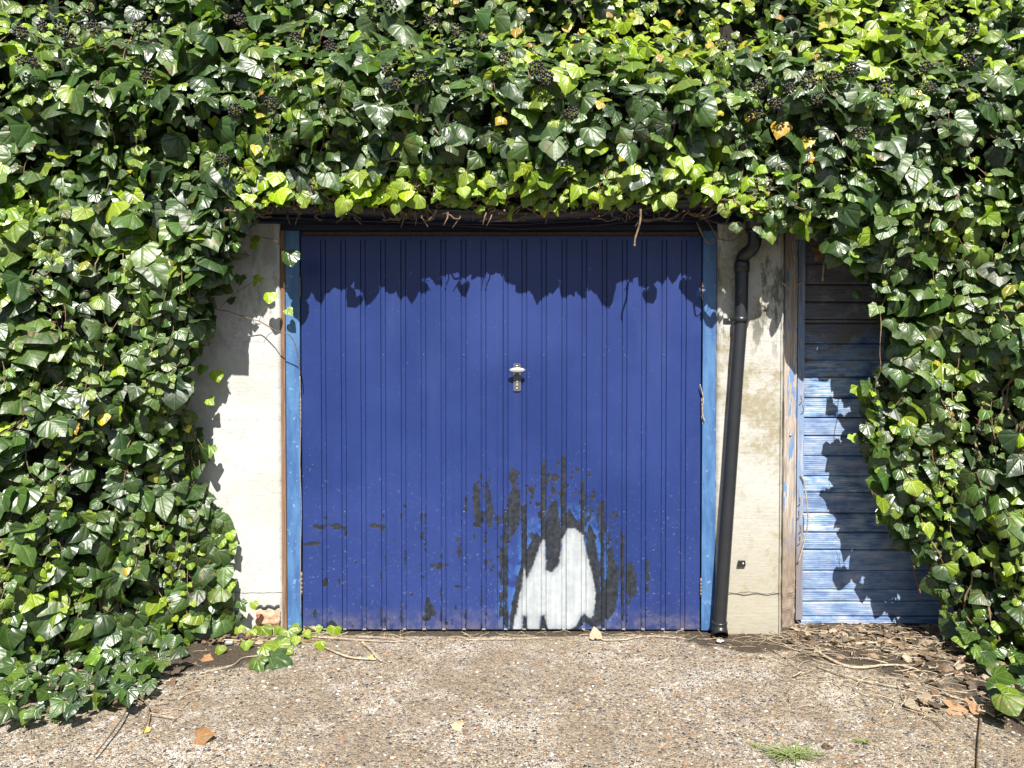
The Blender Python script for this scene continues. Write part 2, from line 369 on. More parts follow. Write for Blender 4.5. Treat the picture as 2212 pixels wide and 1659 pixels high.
soil = t.mix(t.ma('MULTIPLY', t.ss(d2, 0.22, 0.16), t.ss(r2[2], 0.8, 0.82)), soil, (0.42, 0.36, 0.27))
col = t.mix(t.ma('MULTIPLY', soilm, 0.93), col, soil)
h = t.ma('ADD', t.ma('MULTIPLY', t.ss(e1, 0.02, 0.3), k1), t.ma('ADD', t.ma('MULTIPLY', t.ss(e2, 0.02, 0.3), 0.45), t.ma('MULTIPLY', t.noise(c, 150, 4, 0.7), 0.6)))
t.bump(h, 0.006, 0.9)
col = t.mix(1.0, col, (0.86, 0.85, 0.84), 'MULTIPLY')
M['ground'] = t.done(col, 0.85, 0, 0.3)
M['soil'] = simple('dark_soil', (0.065, 0.05, 0.034), 0.95, 0, 0.6, 90, 0.01)

# ------------------------------------------------------------------ ground
gm = MB(); gm.add([(-40, -40, 0), (40, -40, 0), (40, 60, 0), (-40, 60, 0)], [(0, 1, 2, 3)], False)
gm.v = [(-40, 1.9, 0), (40, 1.9, 0), (40, 60, 0), (-40, 60, 0)]
lm = MB(); lm.add([(-40, -40, -0.006), (40, -40, -0.006), (40, 1.9, -0.006), (-40, 1.9, -0.006)], [(0, 1, 2, 3)], False)  # unseen dark ground, added so less light bounces onto the door
t = NT('added_dark_ground'); c = t.coord(); t.bump(t.noise(c, 90, 4, .7), .006); M['added_ground'] = t.done(t.mix(t.noise(c, 2, 4), (.035, .034, .033), (.06, .058, .055)), .9)
unseen_ground = lm.build('unseen_ground', M['added_ground']); tag(unseen_ground, 'unseen dark ground added in front of the driveway to cut bounced light', 'unseen_ground', kind='structure')
ground = gm.build('ground', M['ground']); tag(ground, 'pebbly exposed aggregate concrete driveway in front of the garages', 'ground', kind='structure')

# ------------------------------------------------------------------ garage pillars and walls
def px(u, Y=YD): return (u - 1106) / F * Y
XL, XR = px(607), px(1548)               # opening between the pillars
def pillar(name, x0, x1, mat, label, ztop):
    root = empty(name, ((x0 + x1) / 2, YD - 0.01, 0)); tag(root, label, 'pillar')
    nx, nz = int((x1 - x0) / 0.02) + 1, int(ztop / 0.02)
    vs, fs = [], []
    for j in range(nz + 1):
        for i in range(nx + 1):
            x = x0 + (x1 - x0) * i / nx; z = ztop * j / nz
            y = YD - 0.012 + 0.0035 * mnoise.noise(Vector((x * 6, 0, z * 6))) + 0.0015 * mnoise.noise(Vector((x * 30, 3, z * 30)))
            if i in (0, nx): y += 0.006; x += 0.0035 * mnoise.noise(Vector((x, 8, z * 22)))
            vs.append((x, y, z))
    for j in range(nz):
        for i in range(nx):
            a = j * (nx + 1) + i; fs.append((a, a + 1, a + nx + 2, a + nx + 1))
    o = len(vs)
    for (i, s) in ((0, 1), (nx, -1)):     # returns
        for j in range(nz + 1): p = vs[j * (nx + 1) + i]; vs.append((p[0], YD + 0.4, p[2]))
        for j in range(nz):
            a = j * (nx + 1) + i; b = a + nx + 1; c2 = o + j; d2_ = c2 + 1
            fs.append((a, b, d2_, c2) if s > 0 else (a, c2, d2_, b))
        o += nz + 1
    m = MB(); m.add(vs, fs, True); m.build('render', mat, root)
    return root
pl = pillar('rendered_pillar', -4.2, XL - 0.002, M['render1'], 'white cement rendered pillar left of the blue door, half hidden by ivy', 2.14)
pr = pillar('rendered_pillar', XR + 0.002, px(1690), M['render2'], 'stained cream rendered pillar right of the blue door, behind the downpipe', 2.14)
m = MB()                                   # broken-away corner with brick
bx0, bz0 = W(556, 1352)[0], W(556, 1352)[2]; bx1 = XL - 0.006
vs, fs = [], []; NX, NZ = 16, 12
for j in range(NZ + 1):
    for i in range(NX + 1):
        u = i / NX; w = j / NZ
        rx = 0.006 * mnoise.noise(Vector((w * 5, 1, 0))) ; x = bx0 + (bx1 - bx0) * u + rx; z = 0.04 + (W(0, 1316)[2] - 0.04) * w
        e = min(u, w, 1 - w) * 4
        y = YD - 0.018 - 0.012 * min(1, max(0, e)) + 0.008 * mnoise.noise(Vector((x * 40, 2, z * 40)))
        vs.append((x, y, z))
for j in range(NZ):
    for i in range(NX):
        a = j * (NX + 1) + i; fs.append((a, a + 1, a + NX + 2, a + NX + 1))
m.add(vs, fs); br = m.build('exposed_brick', M['brick'], pl); tag(br, 'broken red brick showing at the foot of the pillar')
m = MB()
pts = [W(u, 1311 + 2.5 * math.sin(u * .3) + random.uniform(-1.5, 1.5), YD - 0.020) for u in range(548, 608, 5)]
m.tube(pts, [0.001] + [0.006] * (len(pts) - 2) + [0.004], 6); m.build('dark_crack', M['felt'], pl)
m = MB()
pts = [(px(1548) + .002 + (px(1690) - px(1548)) * i / 14, YD - 0.0135, W(0, 1282 + 1.8 * math.sin(i * 1.3))[2]) for i in range(1, 15)]
m.tube(pts, 0.0016, 5); m.build('dark_crack', M['felt'], pr)
m = MB(); ex = px(1684); m.box(ex, ex + 0.004, YD - 0.020, YD - 0.011, 0.0, 2.13, 0.001); m.build('corner_bead', M['render2'], pr)

# ------------------------------------------------------------------ door frame
fr = empty('door_frame', (px(1080), YD, 0)); tag(fr, 'light blue painted timber frame around the blue garage door', 'door frame')
zt = W(0, 498)[2]
def jamb(u0, u1, zz0, zz1, mat, nm, yf, lab=None):
    m = MB(); m.box(px(u0), px(u1), yf, yf + 0.07, zz0, zz1, 0.002); o = m.build(nm, mat, fr)
    if lab: o['label'] = lab
jamb(617.3, 647.5, 0.012, zt, M['frameblue'], 'jamb', YD + 0.002)
jamb(1518, 1547, 0.012, zt, M['frameblue'], 'jamb', YD + 0.002)
jamb(607.6, 616.9, 0.0, zt, M['strip'], 'timber_strip', YD - 0.008, 'bare brown timber strip at the left edge')
m = MB(); m.box(px(655), px(1508), YD - 0.006, YD + 0.03, W(0, 508)[2], W(0, 501)[2], 0.001); m.build('timber_strip', M['shadestrip'], fr)
m = MB(); m.box(px(607), px(1547), YD + 0.004, YD + 0.07, zt + 0.001, 2.14, 0.002); m.build('lintel', M['darkblue'], fr)
m = MB(); m.box(px(607), px(1547), YD + 0.05, YD + 0.2, -0.01, 0.006, 0.001); m.build('threshold', M['paleconc'], fr)

# ------------------------------------------------------------------ blue ribbed door
gd = empty('garage_door', (px(1082), YD, 0)); tag(gd, 'blue ribbed steel garage door with peeling paint and a pale bare patch', 'garage door')
X0, X1 = px(650.5), px(1515); Z0, Z1 = 0.016, W(0, 509)[2]
ribs_u = [702, 741.5, 784, 827.5, 871, 914.5, 957.5, 1001.5, 1044.5, 1092, 1132.5, 1175, 1219, 1262, 1306, 1349.5, 1391.5, 1435, 1477.5]
ribs_u[0] = 698
xs = set(np.round(np.arange(X0, X1, 0.0065), 5)) | {X0, X1}
rb = [px(u) for u in ribs_u]; hw = 0.0105
def prof(x):
    y = 0.0
    for r in rb:
        a = abs(x - r)
        if a < hw + 0.0045:
            y = 0.0045 if a > hw - 0.0001 else 0.0
            if a >= hw + 0.0044: y = 0
            if a <= hw - 0.0018: y = 0.0020
    return y
for r in rb:
    xs = {x for x in xs if abs(x - r) > hw + 0.0055}
    for o_ in (-hw - .0045, -hw - .0025, -hw, -hw + .0018, -hw + .004, 0, hw - .004, hw - .0018, hw, hw + .0025, hw + .0045): xs.add(r + o_)
seam = px(1088) ; xs = sorted(xs)
zs = np.arange(Z0, Z1, 0.0065); zs = np.append(zs, Z1)
XX, ZZ = np.meshgrid(np.array(xs), zs)
grv = np.zeros(len(xs))
for i, x in enumerate(xs):
    for k, r in enumerate(rb):
        a = abs(x - r)
        if a < hw + 0.0044:
            grv[i] = 0.0095 if a > hw - 0.0005 else (0.002)
endf = np.clip((Z1 - 0.018 - ZZ) / 0.006, 0, 1)
flat = np.array([[mnoise.noise(Vector((x * 2.2, z * 1.4, 5))) * 0.0022 for x in xs[::6]] for z in zs[::6]])
fi = np.clip(np.arange(len(zs)) // 6, 0, flat.shape[0] - 1)[:, None]; fj = np.clip(np.arange(len(xs)) // 6, 0, flat.shape[1] - 1)[None, :]
# smooth dents (analytic, so there are no steps)
dent = 0.0024 * np.sin(XX * 5.1 + 1.3 * np.sin(ZZ * 2.3)) * np.sin(ZZ * 3.7 + XX) + 0.0008 * np.sin(XX * 13 + ZZ * 7)
YY = YD + 0.012 + grv[None, :] * endf + dent
UU, VV = proj(XX, YY, ZZ); q = 0.49375                   # region pixels -> survey grid
def rp(pts, ox=1700, oy=1700, s=1.8433): return [((ox + a / s) / 1.8228, (oy + b / s) / 1.8228) for a, b in pts]
white_p = rp([(583, 1475), (590, 1400), (625, 1250), (650, 1120), (668, 975), (690, 1060), (760, 900), (800, 780), (826, 780), (832, 1000), (880, 1012), (925, 960), (942, 780), (985, 705), (1040, 695), (1102, 755), (1130, 900), (1170, 1030), (1192, 1180), (1182, 1330), (1150, 1365), (1110, 1325), (1080, 1340), (1050, 1410), (1000, 1440), (900, 1430), (850, 1445), (828, 1380), (818, 1330), (795, 1340), (780, 1430), (740, 1455), (690, 1430), (688, 1335), (662, 1335), (655, 1475)])
dark_ps = [
 [(575, 265), (640, 300), (600, 400), (640, 430), (642, 560), (638, 640), (600, 740), (565, 770), (555, 640), (560, 480), (590, 400), (565, 350)],
 [(905, 495), (920, 600), (935, 700), (935, 960), (880, 1030), (830, 1010), (828, 650), (850, 560), (875, 510)],
 [(1000, 550), (1030, 620), (1080, 700), (1100, 760), (975, 720), (980, 600)],
 [(1130, 700), (1150, 670), (1180, 750), (1200, 900), (1215, 1050), (1220, 1200), (1230, 1400), (1180, 1425), (1100, 1370), (1110, 1320), (1180, 1300), (1180, 1150), (1150, 1000), (1125, 850)],
 [(1275, 850), (1310, 840), (1325, 950), (1350, 1000), (1355, 1150), (1330, 1300), (1280, 1370), (1250, 1340), (1255, 1150), (1275, 1000)],
 [(1420, 960), (1450, 950), (1475, 1020), (1490, 1130), (1480, 1190), (1440, 1210), (1410, 1150), (1410, 1020)],
 [(640, 1000), (690, 860), (760, 740), (800, 780), (760, 900), (700, 1080), (640, 1270), (590, 1470), (562, 1470), (575, 1300), (610, 1130)],
 [(655, 540), (687, 560), (687, 1000), (655, 1000)], [(797, 230), (824, 210), (827, 830), (795, 830)], [(940, 190), (970, 170), (972, 830), (936, 830)],
 [(1084, 330), (1108, 350), (1112, 800), (1080, 760)], [(1227, 520), (1252, 500), (1254, 1410), (1226, 1410)], [(1371, 740), (1393, 760), (1395, 1310), (1374, 1250)],
 [(527, 560), (546, 560), (548, 1430), (526, 1400)], [(655, 1480), (668, 1330), (688, 1330), (700, 1440), (780, 1460), (800, 1330), (820, 1330), (850, 1450), (1000, 1445), (1060, 1400), (1100, 1320), (1100, 1400), (1000, 1475), (820, 1480), (760, 1475)],
 [(865, 310), (925, 310), (920, 350), (895, 368), (870, 345)], [(305, 385), (335, 370), (340, 430), (350, 440), (348, 560), (350, 700), (325, 690), (305, 560), (300, 480)],
 [(400, 420), (425, 430), (440, 560), (440, 640), (430, 690), (400, 660), (405, 560)], [(495, 840), (512, 840), (515, 1110), (500, 1120)], [(492, 1170), (510, 1165), (505, 1350), (490, 1340)],
 [(1552, 990), (1575, 1010), (1578, 1080), (1558, 1075)], [(1553, 930), (1572, 935), (1578, 980), (1558, 985)], [(1550, 1125), (1572, 1125), (1570, 1180), (1552, 1175)],
 [(30, 965), (66, 950), (64, 990), (40, 995)], [(165, 1115), (205, 1122), (200, 1135), (170, 1130)], [(1405, 1220), (1440, 1230), (1435, 1260), (1410, 1250)],
 [(700, 740), (735, 735), (730, 790)], [(0, 1290), (20, 1285), (15, 1340), (0, 1335)]]
sdw = sdpoly(UU, VV, white_p); sdd = np.full(UU.shape, 1e9)
for p_ in dark_ps: sdd = np.minimum(sdd, sdpoly(UU, VV, rp(p_)))
r2s = random.Random(5); ells = []
for (u, v, a, b) in [(686, 1137, 9, 3), (692, 1140, 5, 4), (680, 1175, 8, 3), (662, 1176, 5, 2), (812, 1136, 9, 3), (826, 1139, 5, 4), (724, 1135, 8, 2), (729, 1140, 5, 3), (745, 1140, 3, 3), (927, 1317, 7, 11),
    (921, 1335, 6, 5), (718, 1352, 7, 8), (924, 1302, 3, 8), (935, 1222, 5, 2), (948, 1222, 4, 3), (704, 1258, 4, 7), (990, 1165, 3, 4), (992, 1195, 2, 7), (680, 1325, 3, 6), (912, 1160, 2, 5), (1195, 1060, 3, 5), (747, 1155, 2, 5)]: ells.append((u, v, a * 1.35, b * 1.3))
for k in range(150):                             # chips round the bare patch
    a = r2s.uniform(-1.35, 1.35); d_ = r2s.uniform(1.0, 1.35)
    u = 1200 + math.sin(a) * 118 * d_ + r2s.uniform(-8, 8); v = 1225 - math.cos(a) * 165 * d_ + r2s.uniform(-10, 60)
    ells.append((u, v, r2s.uniform(0.7, 2.8), r2s.uniform(1.2, 6)))
for k in range(45): ells.append((r2s.uniform(1025, 1062), r2s.gauss(1090, 38), r2s.uniform(0.6, 2.2), r2s.uniform(1, 5)))
for k in range(36): ells.append((r2s.uniform(660, 1060), 1375 - abs(r2s.gauss(0, 110)), r2s.uniform(0.8, 2.6), r2s.uniform(1, 4.5)))
for r in ribs_u[3:17]:
    for k in range(5): ells.append((r + r2s.choice((-4.5, 4.5)), 1365 - abs(r2s.gauss(0, 120)), r2s.uniform(0.5, 1.2), r2s.uniform(4, 14)))
for (u, v, a, b) in ells:
    m_ = (abs(UU - u) < a + 9) & (abs(VV - v) < b + 9)
    if m_.any():
        kx, ky = (UU[m_] - u) / a, (VV[m_] - v) / b; rr = np.hypot(kx, ky)
        sdd[m_] = np.minimum(sdd[m_], (rr - 1) * min(a, b))
toM = YD / F; sdw = np.clip(sdw * toM, -0.2, 0.2); sdd = np.clip(sdd * toM - 0.002, -0.2, 0.2)
nzr, nxr = XX.shape
me = bpy.data.meshes.new('door_panel'); idx = np.arange(nzr * nxr).reshape(nzr, nxr)
quads = np.stack([idx[:-1, :-1], idx[:-1, 1:], idx[1:, 1:], idx[1:, :-1]], -1).reshape(-1, 4)
def np_mesh(me, V, Q, smooth=True):
    k = Q.shape[1]
    me.vertices.add(len(V)); me.vertices.foreach_set('co', V.astype(np.float32).ravel())
    me.loops.add(Q.size); me.loops.foreach_set('vertex_index', Q.astype(np.int32).ravel())
    me.polygons.add(len(Q)); me.polygons.foreach_set('loop_start', np.arange(0, Q.size, k, dtype=np.int32))
    me.update(calc_edges=True); me.polygons.foreach_set('use_smooth', np.full(len(Q), smooth)); me.update()
np_mesh(me, np.stack([XX, YY, ZZ], -1).reshape(-1, 3), quads, False)
for nm, arr in (('sd_white', sdw), ('sd_dark', sdd)):
    a = me.attributes.new(nm, 'FLOAT', 'POINT'); a.data.foreach_set('value', arr.astype(np.float32).ravel())
me.materials.append(M['door']); link('door_panel', me, gd)
m = MB()                                           # folded edges and back of the leaf
m.box(X0 - 0.001, X1 + 0.001, YD + 0.026, YD + 0.05, Z0 + 0.001, Z1 - 0.001); m.build('door_back', M['darkblue'], gd)
m = MB(); m.box(seam - 0.0022, seam + 0.0004, YD + 0.009, YD + 0.014, Z0 + .004, Z1 - 0.02); m.build('meeting_seam', M['plastic'], gd)
m = MB(); m.tube([(px(1074), YD + 0.0115, Z0 + .01), (px(1074), YD + 0.0115, Z1 - .03)], 0.0012, 5); m.build('fold_line', M['darkblue'], gd)
m = MB()
for i, r in enumerate(rb):
    if i % 2: 
        for vv in (767, 1107): m.ball((r, YD + 0.013, W(0, vv)[2]), 0.0042, 2, (1, 0.7, 1))
m.build('rivets', M['door'], gd); 
# bright rolled ends of the ribs along the bottom edge
m = MB()
for r in rb: m.box(r - 0.009, r + 0.009, YD + 0.008, YD + 0.013, Z0 - 0.003, Z0 + 0.003, 0.0008)
m.build('rib_ends', M['steel'], gd)
def hinge(u, v0, v1, parent):
    m = MB(); x = px(u); z0, z1 = W(0, v1)[2], W(0, v0)[2]
    n = 5
    for k in range(n):
        a, b = z0 + (z1 - z0) * k / n, z0 + (z1 - z0) * (k + 0.93) / n
        m.tube([(x, YD - 0.002, a), (x, YD - 0.002, b)], 0.0042, 10)
    m.tube([(x, YD - 0.002, z0 - .006), (x, YD - 0.002, z1 + .006)], 0.0035, 8)
    m.build('hinge', M['hinge'], parent)
for (u, a, b) in ((649.2, 597, 640), (649.2, 862, 905), (649.2, 1238, 1284), (1516.5, 609, 647), (1516.5, 862, 906), (1516.5, 1251, 1287)): hinge(u, a, b, gd)
# handle: plate, T handle, lock
hx = px(1900 / 1.8228 + 905 / 6.637 / 1.8228)
def hz(y): return W(0, (1350 + y / 6.637) / 1.8228)[2]
h = MB(); yp = YD + 0.004
def slab(m, pts, y0, y1):
    n = len(pts); m.add([(x, y0, z) for x, z in pts] + [(x, y1, z) for x, z in pts], [tuple(range(n))] + [tuple(range(2 * n - 1, n - 1, -1))] + [(i, i + n, (i + 1) % n + n, (i + 1) % n) for i in range(n)], False)
w = 0.0195
pts = [(hx - w, hz(1235)), (hx - w + .004, hz(1262)), (hx + w - .004, hz(1262)), (hx + w, hz(1235)), (hx + w, hz(640)), (hx + w - .002, hz(560)), (hx + w - .006, hz(537)), (hx - w + .002, hz(537)), (hx - w, hz(560))]
slab(h, pts[::-1], yp, YD + 0.013); hd = h.build('handle', M['plate'], gd)
m = MB()                                           # oval grip
vs = []; nu, nv = 24, 10
for j in range(nv + 1):
    ph = math.pi * j / nv
    for i in range(nu):
        th = 2 * math.pi * i / nu
        vs.append((hx + 0.0425 * math.sin(ph) * math.cos(th), YD - 0.034 - 0.010 * math.cos(ph), hz(712) + 0.0135 * math.sin(ph) * math.sin(th)))
fs = [(j * nu + i, j * nu + (i + 1) % nu, (j + 1) * nu + (i + 1) % nu, (j + 1) * nu + i) for j in range(nv) for i in range(nu)]
m.add(vs, fs); m.build('grip', M['chrome'], hd)
m = MB(); m.tube([(hx, YD + 0.006, hz(712)), (hx, YD - 0.02, hz(712)), (hx, YD - 0.03, hz(712))], [0.013, 0.010, 0.014], 16)
vs2 = [(hx + 0.044 * math.cos(2 * math.pi * i / 32), YD - 0.028, hz(716) + 0.0155 * math.sin(2 * math.pi * i / 32)) for i in range(32)]
m.add(vs2 + [(x, y - 0.006, z) for x, y, z in vs2], [tuple(range(32)), tuple(range(63, 31, -1))] + [(i, i + 32, (i + 1) % 32 + 32, (i + 1) % 32) for i in range(32)]); m.build('grip_neck', M['plate'], hd)
m = MB(); m.tube([(hx - .0005, yp + .002, hz(1010)), (hx - .0005, yp - 0.004, hz(1010))], 0.0082, 18); m.box(hx - 0.0052, hx + 0.0045, yp - 0.003, yp + .003, hz(1125), hz(1030), 0.002)
m.build('lock_cylinder', M['chrome'], hd)
m = MB(); m.tube([(hx, yp - .0045, hz(995)), (hx, yp - 0.0041, hz(995))], 0.0017, 8); m.build('keyhole', M['felt'], hd)
for y in (605, 1190):
    m = MB(); m.ball((hx - .001, yp, hz(y)), 0.0042, 2, (1, 0.4, 1)); m.build('screw', M['chrome'], hd)

# ------------------------------------------------------------------ roof edge, fascia, gutter, cables
rf = empty('flat_roof', (0, YD + 0.1, 2.2)); tag(rf, 'dark edge of the flat garage roof buried under the ivy', 'roof')
m = MB(); m.box(-4.2, 4.2, YD - 0.05, YD + 4.5, 2.20, 2.30, 0.004); m.build('roof_slab', M['felt'], rf)
m = MB(); m.box(-4.2, px(1547), YD - 0.035, YD - 0.005, 2.145, 2.199, 0.002); m.build('fascia_board', M['darkblue'], rf)
m = MB(); m.box(px(1547), 4.2, YD - 0.03, YD + 0.02, 2.141, 2.199, 0.002); m.build('fascia_board', M['darkblue'], rf)
m = MB(); m.box(-4.2, 4.2, YD + 4.0, YD + 4.4, 0, 2.19); m.build('rear_wall', M['render2'], rf)
gu = empty('gutter', (0, YD - 0.14, 2.13)); tag(gu, 'sagging black plastic gutter above the blue door', 'gutter')
def gz(u): return np.interp(u, [380, 576, 800, 1000, 1120, 1250, 1370, 1480, 1660], [452, 462, 470, 478, 482, 475, 464, 456, 452])
m = MB(); vs = []; us = np.linspace(380, 1668, 70); nk = 9
for th_ in (0, 1):
    for u in us:
        b_ = W(u, gz(u), YD - 0.15); rr = 0.052 - 0.0025 * th_
        for k in range(nk):
            an = math.pi * k / (nk - 1); vs.append((b_.x, b_.y - rr * math.cos(an), b_.z + 0.052 - rr * math.sin(an)))
N_ = len(us) * nk
fs = [(i * nk + k, i * nk + k + 1, (i + 1) * nk + k + 1, (i + 1) * nk + k) for i in range(len(us) - 1) for k in range(nk - 1)]
fs += [tuple(x + N_ for x in f[::-1]) for f in fs]
fs += [(i * nk, (i + 1) * nk, (i + 1) * nk + N_, i * nk + N_) for i in range(len(us) - 1)]
m.add(vs, fs); m.build('trough', M['plastic'], gu)
for u in (700, 1010, 1290, 1560):
    m = MB(); b_ = W(u, gz(u), YD - 0.15)
    pts = [(b_.x, b_.y - 0.056 * math.cos(a), b_.z + 0.052 - 0.056 * math.sin(a)) for a in np.linspace(-0.2, math.pi + 0.1, 14)]
    for p, q_ in zip(pts[:-1], pts[1:]):
        m.add([(p[0] - .014, p[1], p[2]), (p[0] + .014, p[1], p[2]), (q_[0] + .014, q_[1], q_[2]), (q_[0] - .014, q_[1], q_[2])], [(0, 1, 2, 3)])
    m.build('gutter_bracket', M['plastic'], gu)
for k, (dv, s_, lab) in enumerate(((5, 3, 'thin black cable sagging just under the gutter'), (11, -4, 'lower thin black cable looping below the gutter'))):
    m = MB(); pts = [W(u, gz(u) + dv + s_ * math.sin((u - 500) / 170.0), YD - 0.10 + 0.02 * k) for u in range(560, 1560, 40)]
    m.tube(spline(pts, 3), 0.0032, 6); o = m.build('cable', M['plastic']); tag(o, lab, 'cable')

# ------------------------------------------------------------------ downpipe
dp = empty('downpipe', W(1554, 1380, YD - 0.08)); dp.location.z = 0; tag(dp, 'black plastic rainwater downpipe leaning left across the right pillar', 'downpipe')
YP = YD - 0.062
A0 = W(1630, 440, YP - 0.06); A1 = W(1630, 520, YP - 0.06); A2 = W(1626, 533, YP - 0.055); A3 = W(1608, 552, YP - .01); A4 = W(1603, 566, YP)
m = MB(); m.tube([A0, W(1630, 500, YP - .06)], 0.037, 20, False); m.tube([W(1630, 497, YP - .06), W(1630, 503, YP - .06)], [0.045, 0.045], 20)
m.tube([W(1630, 462, YP - .06), W(1630, 470, YP - .06), W(1630, 497, YP - .06)], [0.052, 0.05, 0.044], 20)
pth = spline([W(1630, 500, YP - .06), W(1630, 522, YP - .06), W(1624, 538, YP - .045), W(1609, 550, YP - .012), W(1603.5, 562, YP), W(1603, 575, YP)], 6)
m.tube(pth, 0.034, 20); m.build('swan_neck', M['plastic'], dp)
m = MB(); B = [W(1603, 562, YP), W(1602, 620, YP), W(1600, 692, YP), W(1593, 790, YP), W(1580, 980, YP), W(1566, 1180, YP), W(1556, 1325, YP), W(1554.5, 1345, YP)]
m.tube(spline(B, 5), 0.0335, 24); m.build('pipe', M['oldplastic'], dp)
m = MB(); m.tube([W(1603, 565, YP), W(1602.7, 568, YP), W(1602.3, 588, YP)], [0.036, 0.0395, 0.0385], 24); m.build('pipe_socket', M['plastic'], dp)
m = MB(); c0 = W(1600, 684, YP); c1 = W(1599.6, 697, YP); m.tube([c0, c1], 0.0372, 24)
m.box(W(1572, 0, YP).x, W(1590, 0, YP).x, YD - 0.022, YD - 0.014, c1.z + 0.002, c0.z - .004, 0.002); m.build('pipe_bracket', M['plastic'], dp)
m = MB(); m.ball((W(1577, 0).x, YD - 0.0235, (c0.z + c1.z) / 2), 0.004, 2, (1, .5, 1)); m.build('screw', M['steel'], dp)
# shoe with the open mouth turned to the front
m = MB(); S0 = W(1554.5, 1344, YP); n = 24
ring = lambda c, r, fx=1, tilt=0: [(c[0] + r * math.cos(2 * math.pi * k / n), c[1] + r * math.sin(2 * math.pi * k / n) * fx, c[2] + tilt * math.sin(2 * math.pi * k / n)) for k in range(n)]
rings = [ring(S0, 0.0375), ring((S0.x, S0.y, S0.z - 0.004), 0.0395), ring((S0.x, S0.y, S0.z - 0.010), 0.0365), ring((S0.x - .003, S0.y - .004, 0.055), 0.0365, 1, -0.000),
         ring((S0.x - .003, S0.y - .018, 0.034), 0.040, 1, 0.024), ring((S0.x - .003, S0.y - .028, 0.028), 0.0435, 0.95, 0.026), ring((S0.x - .003, S0.y - .028, 0.028), 0.0395, .95, 0.026), ring((S0.x - .003, S0.y - .012, 0.04), 0.034, 1, 0.02), ring((S0.x, S0.y, S0.z - 0.012), 0.031)]
# mouth: front rim lifts
rings = []
def shoe_ring(c, r, lift):
    return [(c[0] + r * math.cos(a), c[1] + r * math.sin(a), c[2] + lift * max(0, -math.sin(a)) ** 0.8) for a in [2 * math.pi * k / n for k in range(n)]]
base = (S0.x - .002, S0.y - .008)
rings = [shoe_ring((S0.x, S0.y, S0.z + .004), 0.0345, 0), shoe_ring((S0.x, S0.y, S0.z + .002), 0.0395, 0), shoe_ring((S0.x, S0.y, S0.z - .006), 0.0395, 0), shoe_ring((S0.x, S0.y, S0.z - .010), 0.0365, 0),
         shoe_ring((base[0], base[1], 0.050), 0.0385, 0.008), shoe_ring((base[0] - .001, base[1] - .006, 0.004), 0.043, 0.044), shoe_ring((base[0] - .001, base[1] - .006, 0.004), 0.0395, 0.041), shoe_ring((base[0], base[1], 0.05), 0.034, 0.008), shoe_ring((S0.x, S0.y, S0.z - .01), 0.031, 0)]
vs = [p for r_ in rings for p in r_]; fs = [(j * n + k, (j + 1) * n + k, (j + 1) * n + (k + 1) % n, j * n + (k + 1) % n) for j in range(len(rings) - 1) for k in range(n)]
m.add(vs, fs); m.build('pipe_shoe', M['plastic'], dp)
o = MB(); cpt = W(1601, 1217, YD - 0.02)
slab(o, [(cpt.x - .022, cpt.z - .016), (cpt.x - .015, cpt.z + .014), (cpt.x + .02, cpt.z + .014), (cpt.x + .022, cpt.z - .01), (cpt.x + .018, cpt.z - .016)], YD - 0.026, YD - 0.014)
clip = empty('pipe_clip', (cpt.x, YD - .012, cpt.z)); tag(clip, 'small broken black pipe clip left on the right pillar', 'clip')
o.build('clip_plate', M['plastic'], clip)
m = MB(); m.ball((cpt.x + .009, YD - 0.0265, cpt.z), 0.005, 2, (1, .5, 1)); m.build('screw', M['chrome'], clip)

# ------------------------------------------------------------------ boarded door on the right, its post
YB = 4.01
ps = empty('timber_post', (px(1707, 3.95), 3.96, 0)); tag(ps, 'weathered grey timber post with blue paint flakes and a rotten foot', 'post')
m = MB(); x0, x1 = px(1694, 3.94), px(1722.5, 3.94); vs = []; nz = 170
prof_ = [(x0, 4.05), (x0, 3.945), (x0 + .003, 3.94), (x0 + .02, 3.94), (x0 + .035, 3.94), (x0 + .05, 3.94), (x1 - .004, 3.94), (x1, 3.946), (x1, 4.05)]
for j in range(nz + 1):
    z = 2.15 * j / nz; rot_ = max(0, 1 - z / 0.5)
    for k, (x, y) in enumerate(prof_):
        n_ = mnoise.noise(Vector((x * 60, k * 1.7, z * 5))) * 0.0018 + rot_ * abs(mnoise.noise(Vector((k * 3.1, 4, z * 13)))) * 0.028 * (1 < k < 8)
        vs.append((x + (n_ * .4 if k < 2 else (-n_ * .5 if k > 6 else 0)), y + n_, z))
np_ = len(prof_); fs = [(j * np_ + k, j * np_ + k + 1, (j + 1) * np_ + k + 1, (j + 1) * np_ + k) for j in range(nz) for k in range(np_ - 1)]
m.add(vs, fs, False); m.build('post_timber', M['post'], ps)
m = MB(); bp = W(1708, 940, 3.936); m.ball(bp, 0.007, 2, (1, .45, 1)); m.build('bolt_head', M['steel'], ps)
wd = empty('boarded_door', (2.3, YB, 0)); tag(wd, 'boarded timber door with flaking pale blue paint, right behind the ivy', 'wooden door')
m = MB(); m.box(px(1723.5, 3.97), px(1735, 3.99), 3.972, 4.04, 0.03, 2.13, 0.002); m.build('stop_strip', M['palestrip'], wd)
edges_v = [505, 570, 615, 652, 690, 697, 742, 778, 815, 860, 902, 941, 984, 1028, 1064, 1109, 1150, 1187, 1232, 1273, 1300, 1332, 1347]
xb0, xb1 = px(1734, YB), 3.9; vs, fs, bids = [], [], []; NXB = 60
rb_ = random.Random(3)
